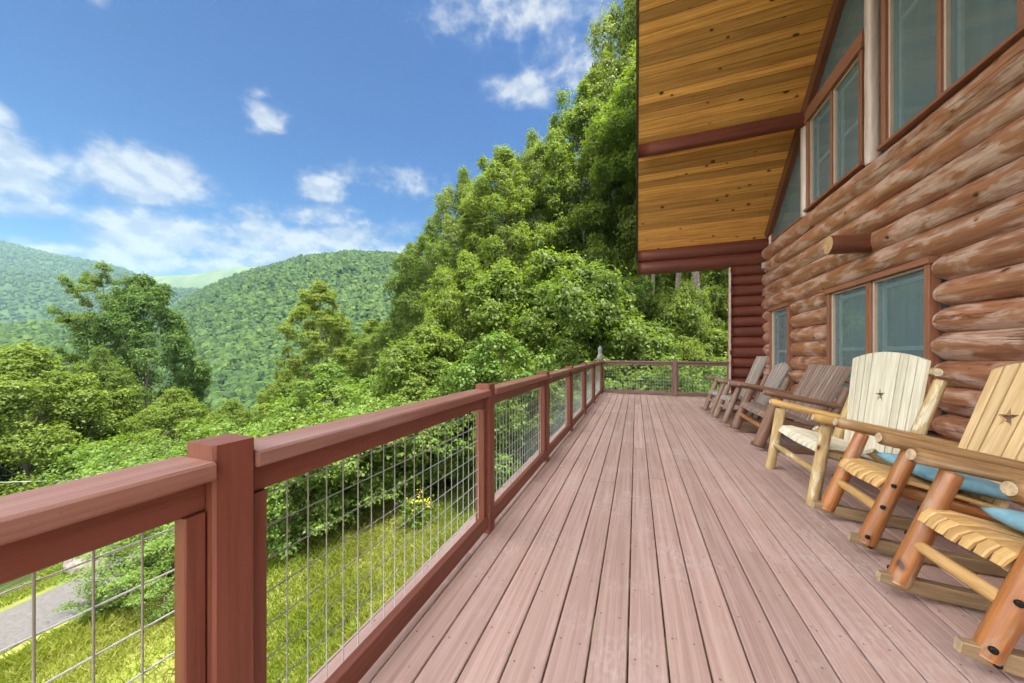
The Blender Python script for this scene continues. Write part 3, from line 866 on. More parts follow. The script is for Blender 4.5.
def log_chair(name, label, loc, yaw, w, mats, slats, top='arch', rocker=True, star=None, leg_r=.040, back_top=1.14, fan=1.08, arm_z=.70,
              seat_n=7, lean=.20, flat_arm=.85, bolts=True, back_w=None, stretch_z=.27, rear_post=None, back_x=.85, seat_cross=False, arm_len=.84):
    """local x points from the front of the chair to its back, y across"""
    root = empty(name, loc, yaw)
    tag(root, label, 'chair', 'log chairs lined up along the cabin wall')
    h = w / 2
    zf = .075 if rocker else 0.0
    lt = arm_z - .07
    for s in (1, -1):
        b = MB(); b.log((0, s * h, zf - .01), (lean, s * h, lt), leg_r * 1.05, leg_r * .95, n=12, seg=16, wob=.13, chamfer=.08)
        leg = b.build('front_leg', mats['leg'], root)
        if bolts:
            for zz in ((.115, .30, .43) if rocker else (.30, .45)):
                k = (zz - zf) / (lt - zf)
                c = Vector((lean * k - leg_r * .45, s * (h + leg_r * .80), zz))
                nd = Vector((-.5, s * .87, 0)).normalized()
                q = MB(); q.log(c, c + nd * .012, .013, .011, seg=10, n=3, wob=0, chamfer=.2, cap=0); q.build('bolt', M['bolt'], leg)
    if rocker:
        for s in (1, -1):
            b = MB()
            def zr(x): return .17 * (x - .44) ** 2
            pts = [(x, s * (h - .002), zr(x) + .042) for x in np.linspace(-.075, 1.02, 16)]
            sec = [(-.022, -.036), (.022, -.036), (.026, -.03), (.026, .03), (.022, .036), (-.022, .036), (-.026, .03), (-.026, -.03)]
            sc = [.62, .9] + [1] * 12 + [.9, .7]
            b.sweep(pts, sec, scale=sc, wob=.05, smooth=False)
            rk = b.build('rocker', mats['rocker'], root)
            if bolts:
                q = MB(); c = Vector((.012, s * (h + .026), .058)); q.log(c, c + Vector((0, s * .008, 0)), .012, .010, seg=10, n=3, wob=0, cap=0); q.build('bolt', M['bolt'], rk)
    # rear posts
    rp = rear_post or ((.60, .06 if rocker else .0), (.86, .80))
    for s in (1, -1):
        b = MB(); b.log((rp[0][0], s * (h - .005), rp[0][1]), (rp[1][0], s * (h - .005), rp[1][1]), leg_r, leg_r * .9, n=8, seg=12, wob=.09)
        b.build('rear_post', mats['leg'], root)
        if not rocker:
            b = MB(); b.log((.80, s * (h - .03), 0), (.36, s * (h - .03), .45), leg_r, leg_r * .9, n=6, seg=12, wob=.09); b.build('rear_leg', mats['leg'], root)
        b = MB(); b.log((.055 if rocker else .0, s * (h + .008), arm_z), (arm_len, s * (h + .012), arm_z - .155), *((.045, .042) if rocker else (.037, .036)), n=11, seg=14, wob=.12, flat=flat_arm, chamfer=.30)
        b.build('armrest', mats['arm'], root)
        b = MB(); b.log((.10, s * (h - .055), .40), (.68, s * (h - .055), .265), .036, .032, n=6, seg=10, wob=.08)
        b.build('seat_rail', mats['leg'], root)
    b = MB(); xs = lean * (stretch_z - zf) / (lt - zf)
    b.log((xs, -h, stretch_z), (xs, h, stretch_z), .029, .026, n=8, seg=12, wob=.10, bend=.004); b.build('stretcher', mats['stretcher'], root)
    # seat
    b = MB()
    sw = w - .02 if not rocker else w - .035
    n = seat_n
    for i in range(n):
        y = -sw / 2 + sw * (i + .5) / n
        e = abs(2 * (i + .5) / n - 1)
        pts = [(.045 + .02 * e, y, .395), (.062 + .02 * e, y, .425), (.10, y, .446), (.17, y, .449), (.30, y, .42), (.62, y, .335)]
        wd = sw / n - .008
        sec = [(-wd / 2 + .004, -.011), (wd / 2 - .004, -.011), (wd / 2, -.006), (wd / 2, .006), (wd / 2 - .006, .011), (-wd / 2 + .006, .011), (-wd / 2, .006), (-wd / 2, -.006)]
        b.sweep(pts, sec, scale=[.8, 1, 1, 1, 1, 1])
    b.build('seat', mats['seat'], root)
    # back
    b = MB()
    A = Vector((.58, 0, .33)); T = Vector((back_x, 0, back_top))
    d = (T - A).normalized(); LB = (T - A).length
    bw = back_w or (w - .03)
    wt = sum(slats)
    pos = 0.0
    for k, sl in enumerate(slats):
        y0, y1 = (pos / wt - .5) * bw + .006, ((pos + sl) / wt - .5) * bw - .006
        pos += sl
        def ht(y):
            q = abs(2 * y / bw)
            return LB * (1 - (.075 * q * q if top == 'arch' else 0.0 if top == 'flat' else .10 * q * q))
        f0, f1 = (2 - fan), fan
        ym = (y0 + y1) / 2
        if top == 'picket':
            poly = [(y0 * f0, 0), (y1 * f0, 0), (y1 * f1, ht(ym) - .035), (ym * f1 + (y1 - y0) * .12, ht(ym)), (ym * f1 - (y1 - y0) * .12, ht(ym)), (y0 * f1, ht(ym) - .035)]
        else:
            m_ = 5 if sl > 1.4 else 2
            poly = [(y0 * f0, 0), (y1 * f0, 0)] + [((y1 + (y0 - y1) * q / m_) * f1, ht(y1 + (y0 - y1) * q / m_)) for q in range(m_ + 1)]
        holes = []
        if star and k == star[0]:
            holes = [star_pts(ym, LB * star[1], star[2], .15)]
        b.plate(poly, A, (0, 1, 0), d, .02, holes=holes)
    b.build('backrest', mats['slat'], root)
    nrm = Vector((d.z, 0, -d.x))
    if star:
        c = A + d * (LB * star[1]) + nrm * .021
        q = MB(); q.bar((c.x, -h + .01, c.z), (c.x, h - .01, c.z), .02, .16, up=d); q.build('star_dark_backing', M['c_dark'], root)  # added dark board, stands in for the shade inside the star hole
    for fr in (.12, .80 if not star else .84):
        c = A + d * (LB * fr) + nrm * .042
        q = MB(); q.log((c.x, -h - .02, c.z), (c.x, h + .02, c.z), .032, .030, n=8, seg=12, wob=.08); q.build('back_rail', mats['rail'], root)
    return root

def cushion(loc, yaw, L, W, T, mat, label, tilt=0.2, roll=0.0):
    n, m = 28, 18
    co = []
    fs = []
    for sgn in (1, -1):
        for i in range(n + 1):
            for j in range(m + 1):
                a, c = 2 * i / n - 1, 2 * j / m - 1
                e = max(0.0, (1 - abs(a) ** 5)) ** .45 * max(0.0, (1 - abs(c) ** 4)) ** .5
                wr = .05 * noise.noise(Vector((a * 3, c * 3, sgn * 4.0))) + .03 * noise.noise(Vector((a * 8, c * 7, 9)))
                pin = 1 - .03 * (1 - abs(a)) * abs(c)
                co.append((c * W / 2, a * L / 2 * pin, sgn * T / 2 * e * (1 + wr * 2)))
    N1 = (n + 1) * (m + 1)
    for k in range(2):
        for i in range(n):
            for j in range(m):
                q = k * N1 + i * (m + 1) + j
                f = (q, q + 1, q + m + 2, q + m + 1)
                fs.append(f if k == 1 else f[::-1])
    me = bpy.data.meshes.new('seat_cushion'); me.from_pydata(co, [], fs); me.materials.append(mat); me.update()
    bm = bmesh.new(); bm.from_mesh(me); bmesh.ops.remove_doubles(bm, verts=bm.verts[:], dist=.0004); bmesh.ops.recalc_face_normals(bm, faces=bm.faces[:]); bm.to_mesh(me); bm.free()
    for p in me.polygons: p.use_smooth = True
    o = link(bpy.data.objects.new('seat_cushion', me))
    o.location = loc; o.rotation_euler = (roll, tilt, yaw)
    tag(o, label, 'cushion', 'blue cushions on the log rocking chairs')
    return o

ORANGE = dict(leg=M['c_orange'], arm=M['c_arm'], seat=M['c_seat'], slat=M['c_back'], stretcher=M['c_seat'], rocker=M['c_rock'], rail=M['c_orange'])
WHITE = dict(leg=M['c_wleg'], arm=M['c_warm'], seat=M['c_white'], slat=M['c_white'], stretcher=M['c_wleg'], rocker=M['c_rock'], rail=M['c_wleg'])
DARK = dict(leg=M['c_dark'], arm=M['c_dark'], seat=M['c_dslat'], slat=M['c_dslat'], stretcher=M['c_orange'], rocker=M['c_dark'], rail=M['c_dark'])
GREY = dict(leg=M['c_gleg'], arm=M['c_gleg'], seat=M['c_grey'], slat=M['c_grey'], stretcher=M['c_gleg'], rocker=M['c_gleg'], rail=M['c_gleg'])
STAR_SL = [1, 1.15, 2.0, 1.15, 1]
log_chair('rocking_chair', 'orange log rocking chair cut off by the right edge, light blue cushion on its seat', (1.215, 1.995, 0), 0.04, .42, ORANGE, STAR_SL, star=(2, .60, .062))
log_chair('rocking_chair', 'orange log rocking chair with a star cut in its pale back, second from the camera', (1.285, 2.83, 0), -0.02, .46, ORANGE, STAR_SL, star=(2, .60, .062))
log_chair('armchair', 'wide bleached white log chair with a star cut in its arched slat back', (1.30, 3.73, 0), 0.0, .88, WHITE, [1, 1, 1, 3.6, 1, 1, 1.1], top='arch',
          rocker=False, star=(3, .58, .062), leg_r=.040, back_top=1.20, fan=1.05, arm_z=.69, lean=.09, bolts=False, seat_n=11, stretch_z=.25,
          rear_post=((.50, .24), (.735, 1.0)), back_x=.68, flat_arm=.9, arm_len=.66)
log_chair('rocking_chair', 'wide dark log rocking chair with a flat back of narrow grey-brown slats', (1.40, 5.38, 0), 0.0, 1.0, DARK, [1] * 13, top='flat', leg_r=.055,
          back_top=1.03, fan=1.0, seat_n=14, back_x=.90, bolts=False, arm_z=.72)
log_chair('rocking_chair', 'grey log rocking chair with a pointed picket back, beyond the wide dark chair', (1.33, 6.52, 0), 0.05, .50, GREY, [1] * 6, top='picket', leg_r=.045,
          back_top=1.03, fan=1.16, back_x=.90, bolts=False, seat_n=6)
log_chair('rocking_chair', 'farthest grey log rocking chair with a straight plank back beside the far railing', (1.30, 7.32, 0), 0.05, .52, GREY, [1] * 4, top='flat', leg_r=.045,
          back_top=1.12, fan=1.0, back_x=.88, bolts=False, seat_n=6)
cushion((1.755, 2.83, .455), -.02, .50, .40, .085, M['cushion'], 'blue cushion on the star-backed orange rocking chair', tilt=.19)
cushion((1.66, 1.995, .455), .04, .37, .38, .085, M['cushion'], 'light blue cushion on the orange rocking chair at the right edge', tilt=.19)

exec_trees = True
# ------------------------------------------------------------------ plants
def tube_mesh(paths, seg=7):
    """paths: list of (points, radii); one mesh of tapering tubes"""
    V, Fc = [], []
    for pts, rad in paths:
        pts = [np.array(p, float) for p in pts]
        base = len(V)
        for i, p in enumerate(pts):
            d = pts[min(i + 1, len(pts) - 1)] - pts[max(i - 1, 0)]
            d /= max(np.linalg.norm(d), 1e-6)
            a = np.cross(d, [0, 0, 1.0])
            if np.linalg.norm(a) < .05: a = np.cross(d, [1.0, 0, 0])
            a /= np.linalg.norm(a); b = np.cross(a, d)
            for k in range(seg):
                q = 2 * PI * k / seg
                V.append(p + rad[i] * (a * math.cos(q) + b * math.sin(q)))
        for i in range(len(pts) - 1):
            for k in range(seg):
                k2 = (k + 1) % seg
                Fc.append((base + i * seg + k, base + i * seg + k2, base + (i + 1) * seg + k2, base + (i + 1) * seg + k))
    return np.array(V), np.array(Fc)

def leaf_quads(rng, cen, nrm, size, aspect=.62, fold=.12):
    """diamond leaves at cen, facing nrm"""
    n = len(cen)
    nrm = nrm / np.linalg.norm(nrm, axis=1, keepdims=True)
    r = rng.normal(size=(n, 3))
    a = np.cross(nrm, r); a /= np.linalg.norm(a, axis=1, keepdims=True)
    b = np.cross(nrm, a)
    L = size[:, None]
    droop = nrm * L * fold
    p0 = cen - a * L * .5 - droop
    p1 = cen + b * L * aspect * .5 + a * L * .05
    p2 = cen + a * L * .5 - droop
    p3 = cen - b * L * aspect * .5 + a * L * .05
    return np.stack([p0, p1, p2, p3], 1).reshape(-1, 3)

def gen_tree(seed, H, Rc, base, nl, leaf, nleaf, shape='round', flat=.45, rise=(.15, .75), clump=.17, gaps=0.0, subs=4):
    rng = np.random.RandomState(seed)
    lean = rng.normal(0, .03 * H, 2)
    tp = []
    for i in range(9):
        t = i / 8
        tp.append([lean[0] * t * t + .012 * H * math.sin(t * 5 + seed), lean[1] * t * t + .012 * H * math.cos(t * 4 + seed), H * .96 * t])
    tp = np.array(tp)
    r0 = .0135 * H + .03
    paths = [(tp, [r0 * 1.5] + [r0 * (1 - .9 * i / 8) for i in range(1, 9)])]
    def trunk(t):
        f = t * 8; i = min(int(f), 7)
        return tp[i] + (tp[i + 1] - tp[i]) * (f - i)
    cl, cs = [], []
    for k in range(nl):
        t = base + (.97 - base) * ((k + rng.uniform(0, .8)) / nl)
        zn = (t - base) / (1 - base)
        if shape == 'round': prof = math.sin(PI * min(1, .12 + .80 * zn)) ** .7
        elif shape == 'cone': prof = (1 - zn) ** .75 * .95 + .10
        elif shape == 'vase': prof = .35 + .65 * math.sin(PI * min(1, .05 + .62 * zn)) if zn < .8 else .9 - 1.3 * (zn - .8)
        else: prof = .85 - .3 * zn
        az = k * 2.39996 + rng.normal(0, .35)
        L = Rc * prof * rng.uniform(.68, 1.15)
        up = rng.uniform(*rise) + .5 * max(0, zn - .6)
        p0 = trunk(t * .97)
        dirh = np.array([math.cos(az), math.sin(az), 0])
        pts = [p0]
        for i in range(1, 5):
            q = i / 4
            pts.append(p0 + dirh * L * q + np.array([0, 0, L * up * (q - .22 * q * q)]) + rng.normal(0, .04 * L, 3))
        pts = np.array(pts)
        rl = max(.012, r0 * .42 * (1 - zn * .6))
        paths.append((pts, [rl * (1 - .85 * i / 4) for i in range(5)]))
        for q in (.45, .62, .8, 1.0):
            if rng.rand() < gaps: continue
            i = min(int(q * 4), 3); c = pts[i] + (pts[i + 1] - pts[i]) * (q * 4 - i)
            cl.append(c + rng.normal(0, .05 * Rc, 3)); cs.append(Rc * clump * rng.uniform(.7, 1.25))
        for sidx in range(subs):
            q = rng.uniform(.35, .95)
            i = min(int(q * 4), 3); c = pts[i] + (pts[i + 1] - pts[i]) * (q * 4 - i)
            a2 = az + rng.choice([-1, 1]) * rng.uniform(.5, 1.3)
            l2 = L * rng.uniform(.25, .5)
            e = c + np.array([math.cos(a2), math.sin(a2), rng.uniform(.05, .7)]) * l2
            paths.append((np.array([c, (c + e) / 2 + rng.normal(0, .03 * L, 3), e]), [rl * .4, rl * .28, rl * .1]))
            if rng.rand() < gaps: continue
            cl.append(e); cs.append(Rc * clump * rng.uniform(.6, 1.15))
            cl.append((c + e) / 2 + np.array([0, 0, .1 * l2])); cs.append(Rc * clump * rng.uniform(.5, .9))
    for k in range(5):
        cl.append(trunk(1 - .05 * k) + rng.normal(0, .05 * Rc, 3)); cs.append(Rc * clump * .8)
    cl = np.array(cl); cs = np.array(cs)
    w = cs ** 2; w /= w.sum()
    ci = rng.choice(len(cl), nleaf, p=w)
    d = rng.normal(size=(nleaf, 3)); d /= np.linalg.norm(d, axis=1, keepdims=True)
    d[:, 2] = np.where(d[:, 2] < -.15, -d[:, 2] * rng.uniform(0, 1, nleaf), d[:, 2])
    rad = rng.uniform(.25, 1.0, nleaf) ** .5
    rad = np.where(rng.rand(nleaf) < .12, rad * 1.45, rad)
    off = d * rad[:, None] * cs[ci][:, None] * np.array([1, 1, flat])
    cen = cl[ci] + off
    outw = cen - np.array([0, 0, H * .45]); outw[:, 2] *= .4
    outw /= np.linalg.norm(outw, axis=1, keepdims=True) + 1e-6
    nrm = .55 * outw + .45 * d + np.array([0, 0, .75]) + rng.normal(0, .55, (nleaf, 3))
    size = leaf * rng.uniform(.6, 1.25, nleaf)
    co = leaf_quads(rng, cen, nrm, size)
    tone = np.stack([np.clip(rng.uniform(0, 1, len(cl))[ci] * .6 + rng.uniform(0, .4, nleaf), 0, 1), rng.uniform(.2, 1, nleaf), rng.uniform(0, 1, nleaf)], 1)
    return tube_mesh(paths), co, tone

def gen_full(seed, H, Rc, base, leaf, nleaf, ncl=150, clump=(.12, .24), top=.75, lobes=.30, sky_gap=.06, flat=.85):
    """a full broadleaf crown: leaf clumps through the outer part of a lobed, rounded envelope, limbs running out to them"""
    rng = np.random.RandomState(seed)
    lean = rng.normal(0, .025 * H, 2)
    tp = np.array([[lean[0] * (i / 8) ** 2 + .010 * H * math.sin(i * .7 + seed), lean[1] * (i / 8) ** 2 + .010 * H * math.cos(i * .6 + seed), H * .93 * i / 8] for i in range(9)])
    r0 = .012 * H + .03
    paths = [(tp, [r0 * 1.5] + [r0 * (1 - .9 * i / 8) for i in range(1, 9)])]
    def trunk(t):
        f = min(max(t, 0), .999) * 8; i = int(f)
        return tp[i] + (tp[i + 1] - tp[i]) * (f - i)
    ph = rng.uniform(0, 6.28, 8)
    def env(az, h):
        e = math.sin(PI * min(1, max(0, (h * .86 + .12))) ** top) ** .62
        l = 1 + lobes * (math.sin(2 * az + ph[0] + 3 * h) * .5 + math.sin(3 * az + ph[1] - 5 * h) * .5 + math.sin(5 * az + ph[2] + 9 * h) * .35)
        return Rc * e * l
    cl, cs = [], []
    for k in range(ncl):
        h = (k + rng.uniform(0, 1)) / ncl
        h = h ** .9
        az = k * 2.39996 + rng.normal(0, .5)
        q = rng.uniform(.30, 1.0) ** .5
        if h > .93: q *= .5
        r = env(az, h) * q
        z = H * (base + (1 - base) * (h * .97)) + rng.normal(0, .015 * H)
        c0 = trunk(z / H / .97)
        c = np.array([c0[0] + r * math.cos(az), c0[1] + r * math.sin(az), z])
        if rng.rand() < sky_gap: continue
        cl.append(c); cs.append(Rc * rng.uniform(*clump) * (1.0 if h < .85 else .75))
        if k % 3 == 0:
            zs_ = max(.04, z / H - rng.uniform(.10, .24) * (q + .3))
            p0 = trunk(zs_)
            mid = p0 * .5 + c * .5 + rng.normal(0, .05 * Rc, 3) + np.array([0, 0, -.04 * Rc])
            rl = max(.012, r0 * .36 * (1 - h * .7))
            paths.append((np.array([p0, mid, c]), [rl, rl * .6, rl * .15]))
            for _ in range(2):
                e = c + rng.normal(0, 1, 3) * cs[-1] * [1, 1, .5]
                paths.append((np.array([mid * .4 + c * .6, e]), [rl * .35, rl * .08]))
    cl = np.array(cl); cs = np.array(cs)
    w = cs ** 2; w /= w.sum()
    ci = rng.choice(len(cl), nleaf, p=w)
    ax = np.stack([np.interp(cl[:, 2], tp[:, 2], tp[:, 0]), np.interp(cl[:, 2], tp[:, 2], tp[:, 1]), cl[:, 2] - .25 * Rc], 1)
    out = cl - ax; out /= np.linalg.norm(out, axis=1, keepdims=True) + 1e-6
    d = rng.normal(size=(nleaf, 3)) + .7 * out[ci] + [0, 0, .25]
    d /= np.linalg.norm(d, axis=1, keepdims=True)
    # lumpy clumps: radius varies with direction
    lum = 1 + .30 * np.sin(d[:, 0] * 5 + ci * 1.7) * np.sin(d[:, 1] * 5 + ci * .9) + .18 * np.sin(d[:, 2] * 9 + ci)
    rad = rng.uniform(.30, 1.0, nleaf) ** .4 * lum
    stray = rng.rand(nleaf) < .10
    rad = np.where(stray, rad * rng.uniform(1.1, 1.5, nleaf), rad)
    cen = cl[ci] + d * rad[:, None] * cs[ci][:, None] * np.array([1, 1, flat])
    nrm = .9 * d + np.array([0, 0, .55]) + rng.normal(0, .50, (nleaf, 3))
    size = leaf * rng.uniform(.5, 1.35, nleaf)
    co = leaf_quads(rng, cen, nrm, size)
    tone = np.stack([np.clip(rng.uniform(0, 1, len(cl))[ci] * .55 + rng.uniform(0, .45, nleaf), 0, 1), rng.uniform(.1, 1, nleaf), rng.uniform(0, 1, nleaf)], 1)
    return tube_mesh(paths), co, tone

TREES = {}
def variant(key, leafmat, full=True, **kw):
    (tv, tf), co, tone = (gen_full if full else gen_tree)(**kw)
    TREES[key] = (indexed_mesh('trunk', tv, tf, M['bark']), quad_mesh('crown', co, M[leafmat], tone), kw['H'])
variant('round', 'leaf', seed=1, H=20, Rc=6.0, base=.10, leaf=.19, nleaf=150000, ncl=210, clump=(.11, .22))
variant('tall', 'leaf_bright', seed=2, H=24, Rc=5.0, base=.08, leaf=.19, nleaf=160000, ncl=260, clump=(.12, .23), top=.85)
variant('airy', 'leaf_bright', seed=23, H=17, Rc=4.6, base=.10, leaf=.17, nleaf=95000, ncl=130, clump=(.12, .23), lobes=.40, sky_gap=.18, flat=.65, top=.9)
variant('open', 'leaf', full=False, seed=4, H=20, Rc=5.6, base=.30, nl=24, leaf=.22, nleaf=60000, shape='vase', flat=.75, rise=(.3, 1.1), clump=.15, gaps=.2)
variant('bushy', 'leaf_bright', seed=5, H=13, Rc=4.8, base=.04, leaf=.17, nleaf=140000, ncl=190, clump=(.12, .24))
variant('dark', 'leaf_dark', seed=6, H=21, Rc=5.8, base=.10, leaf=.20, nleaf=140000, ncl=200, clump=(.11, .22))
variant('valley', 'leaf', seed=7, H=18, Rc=5.6, base=.08, leaf=.42, nleaf=26000, ncl=110, clump=(.14, .26))
variant('valleypale', 'leaf_bright', seed=8, H=16, Rc=4.8, base=.06, leaf=.40, nleaf=26000, ncl=110, clump=(.14, .26))
variant('shrub', 'leaf_shrub', full=False, seed=9, H=2.6, Rc=1.5, base=.05, nl=26, leaf=.10, nleaf=9000, shape='vase', flat=.8, rise=(.3, 1.3), clump=.22, gaps=.1, subs=3)
variant('lowshrub', 'leaf_shrub', full=False, seed=10, H=1.3, Rc=1.1, base=.05, nl=18, leaf=.075, nleaf=5000, shape='vase', flat=.8, rise=(.2, 1.1), clump=.22, gaps=.1, subs=2)
variant('sapling', 'leaf_shrub', seed=11, H=5.2, Rc=2.0, base=.06, leaf=.12, nleaf=24000, ncl=80, clump=(.15, .28), lobes=.4, sky_gap=.12)
variant('under', 'leaf', seed=12, H=7.5, Rc=3.2, base=.06, leaf=.15, nleaf=60000, ncl=120, clump=(.14, .26), lobes=.4, sky_gap=.1)

def plant(key, label, cat, loc, scale=1.0, rz=None, name='tree', group=None, sz=None):
    tm, cm, H = TREES[key]
    r = empty(name, loc, random.uniform(0, 6.28) if rz is None else rz)
    r.scale = (scale, scale, scale if sz is None else sz)
    tag(r, label, cat, group)
    link(bpy.data.objects.new('trunk', tm), r)
    link(bpy.data.objects.new('crown', cm), r)
    return r

def tree_to(key, label, px, top, t, width=1.0, **kw):
    """a tree standing t metres ahead in column px whose crown reaches picture row top"""
    x, y = at(px, t)
    g = gz(x, y) - .1
    ztop = CAMH + (352 - top) / F * t
    h = max(ztop - g, 1.0)
    s = h / TREES[key][2]
    return plant(key, label, 'tree', (x, y, g), s * width, sz=s, **kw)

# the big trees on the left
tree_to('dark', 'tall dark green tree rising above the valley forest, left half of the view', 146, 274, 34, .74, rz=2.6)
tree_to('open', 'thin open-crowned tree leaning beside the tall dark tree in the valley', 102, 288, 33, .42)
tree_to('bushy', 'bright bushy tree nearest the left edge, above the near railing', 28, 352, 21, .95)
tree_to('round', 'mid green rounded tree in front of the tall dark tree', 105, 352, 25, .66)
tree_to('bushy', 'bright bushy tree low above the first railing post', 175, 392, 24, .9)
tree_to('bushy', 'yellow-green bushy tree behind the second railing panel', 232, 402, 27, .85)
tree_to('airy', 'airy yellow-green tree with layered branches and a visible trunk', 322, 280, 25, .78)
tree_to('airy', 'smaller layered yellow-green tree beside the airy tree with the visible trunk', 372, 318, 24, .8)
tree_to('bushy', 'low yellow-green tree at the foot of the airy layered tree', 285, 372, 22, .7)
tree_to('dark', 'dark green tree low at the left edge behind the near railing', -40, 395, 20, .7)
# the wall of trees ahead
tree_to('round', 'rounded green tree at the left end of the tall trees ahead', 428, 232, 23, .80)
tree_to('tall', 'tall green tree with dark gaps in its crown, left of the tallest trees', 505, 150, 24, 1.0)
tree_to('round', 'broad green tree filling the gap between the rounded tree and the taller trees ahead', 470, 178, 27, .66)
tree_to('round', 'broad green tree in front of the tallest trees, below the roof edge', 540, 140, 26, .62)
tree_to('tall', 'tall bright green tree just left of the roof edge', 590, 80, 25, .9)
tree_to('round', 'tallest green tree rising past the roof edge to the top of the view', 648, -25, 25, .55)
tree_to('bushy', 'bushy green tree in front of the tall trees, above the middle railing posts', 470, 258, 17, .75)
tree_to('under', 'spreading understory tree beside the tall trees ahead', 545, 255, 16.5, 1.0)
tree_to('under', 'leafy understory tree just beyond the far railing corner', 592, 268, 14.5, .9)
tree_to('under', 'low leafy tree between the rounded tree and the railing', 425, 330, 13.5, 1.05)
tree_to('sapling', 'pale green sapling leaning towards the middle of the railing', 505, 335, 11.0, 1.0)
G = 'woodland trees behind the far end of the deck'
for px, top, t, key, w in ((700, 60, 21, 'tall', .8), (675, 20, 29, 'tall', .8), (630, 60, 33, 'round', .55), (560, 130, 34, 'tall', .6)):
    tree_to(key, 'tall woodland tree behind the far end of the deck', px, top, t, w, group=G)
G = 'leafy understory trees beyond the far railing'
for px, top, t, w in ((648, 318, 16.5, .9), (686, 338, 13.5, .8), (722, 326, 17.0, .9), (652, 336, 12.8, .8), (664, 296, 15.2, .62), (688, 284, 14.8, .5), (716, 290, 15.4, .6), (640, 280, 16, .8), (716, 332, 13.6, .85), (738, 322, 14.2, .9), (622, 315, 13.8, .9), (705, 262, 23, 1.0), (655, 262, 23, 1.0), (755, 300, 18, 1)):
    tree_to('under', 'leafy understory tree beyond the short far railing', px, top, t, w, group=G)
for px, t, r_ in ((676, 17.0, .13), (698, 16.0, .18), (655, 18, .10), (645, 20, .12)):
    x, y = at(px, t); g = gz(x, y)
    pts = [(x + .12 * math.sin(k * 1.3 + px), y, g - .2 + k * 2.6) for k in range(8)]
    v, f = tube_mesh([(pts, [r_ * (1.15 - .09 * k) for k in range(8)])], 10)
    e = empty('tree', (0, 0, 0)); tag(e, 'grey bare trunk standing in the woods beyond the short far railing', 'tree', 'bare trunks beyond the far railing')
    e.location = (x, y, g - .2)
    v = v - np.array([x, y, g - .2])
    link(bpy.data.objects.new('trunk', indexed_mesh('trunk', v, f, M['bark'])), e)
    (tm, cm, H) = TREES['under']
    c = link(bpy.data.objects.new('crown', cm), e); c.location = (0, 0, 12.5); c.scale = (1, 1, .9)
# shrubs below the railing
SH = [(292, 8.4, 'shrub', .9), (325, 9.2, 'shrub', 1.0), (362, 9.9, 'shrub', 1.1), (398, 10.4, 'shrub', 1.1), (430, 11.0, 'shrub', 1.0), (455, 11.6, 'sapling', .75), (360, 12.5, 'sapling', .7),
      (280, 11.5, 'sapling', .62), (240, 10.5, 'shrub', 1.1), (262, 9.2, 'lowshrub', 1.2), (405, 13, 'sapling', .95), (478, 12.5, 'shrub', 1.3), (520, 12.3, 'shrub', 1.3),
      (95, 6.6, 'lowshrub', .38), (165, 6.6, 'lowshrub', .5), (150, 7.6, 'lowshrub', .85), (128, 6.9, 'lowshrub', .6), (172, 7.8, 'lowshrub', .9), (160, 10.5, 'shrub', 1.0), (125, 11.5, 'shrub', 1.2),
      (560, 13.2, 'shrub', 1.2), (225, 13.5, 'sapling', .62), (215, 9.8, 'lowshrub', 1.1), (330, 14.5, 'sapling', .9)]
for px, t, key, s in SH:
    x, y = at(px, t)
    plant(key, 'light green leafy shrub on the slope seen through the railing mesh', 'shrub', (x, y, gz(x, y) - .03), s * random.uniform(.9, 1.1), name='shrub', group='shrubs on the slope below the railing')
G = 'bushes in the undergrowth beyond the far railing'
for k in range(16):
    x = -3.5 + k * .75 + random.uniform(-.3, .3); y = 12.0 + random.uniform(0, 2.5)
    plant('shrub', 'green bush in the undergrowth beyond the short far railing', 'bush', (x, y, gz(x, y) - .05), random.uniform(.9, 1.4), name='bush', group=G)

# yellow flowering plant
def flower_plant():
    x, y = at(417, 9.0)
    g = gz(x, y)
    rng = np.random.RandomState(5)
    e = empty('flowering_plant', (x, y, g))
    tag(e, 'yellow flowering plant at the edge of the grass below the railing', 'flower')
    paths, tips = [], []
    for k in range(14):
        a = rng.uniform(0, 6.28); h = rng.uniform(.5, .95); r = rng.uniform(.1, .35)
        tip = np.array([r * math.cos(a), r * math.sin(a), h]); tips.append(tip)
        paths.append(([np.zeros(3), tip * [.4, .4, .55], tip], [.008, .006, .004]))
    v, f = tube_mesh(paths, 5)
    link(bpy.data.objects.new('stem', indexed_mesh('stem', v, f, M['blade'])), e)
    n = 14 * 9
    cen = np.repeat(np.array(tips), 9, 0) + rng.normal(0, .05, (n, 3))
    link(bpy.data.objects.new('blossom', quad_mesh('blossom', leaf_quads(rng, cen, rng.normal(0, .5, (n, 3)) + [0, 0, 1], rng.uniform(.03, .06, n)), M['flower'], np.ones((n, 3)))), e)
    n = 600
    cen = rng.normal(0, .22, (n, 3)); cen[:, 2] = rng.uniform(.05, .7, n)
    link(bpy.data.objects.new('foliage', quad_mesh('foliage', leaf_quads(rng, cen, rng.normal(0, .6, (n, 3)) + [0, 0, 1], rng.uniform(.06, .12, n)), M['leaf_shrub'], rng.uniform(0, 1, (n, 3)))), e)
flower_plant()

# rock beside the road
def rock():
    x, y = at(90, 8.9)
    bm = bmesh.new(); bmesh.ops.create_icosphere(bm, subdivisions=3, radius=.5)
    for v in bm.verts:
        d = v.co.copy()
        k = 1 + .45 * noise.noise(d * 2.3) + .15 * noise.noise(d * 6)
        v.co = Vector((d.x * k * 1.0, d.y * k * .8, d.z * k * .9))
    me = bpy.data.meshes.new('boulder'); bm.to_mesh(me); bm.free(); me.materials.append(M['rock'])
    o = link(bpy.data.objects.new('boulder', me)); o.location = (x, y, gz(x, y) + .2)
    tag(o, 'pale boulder beside the gravel road below the near railing', 'boulder')
rock()

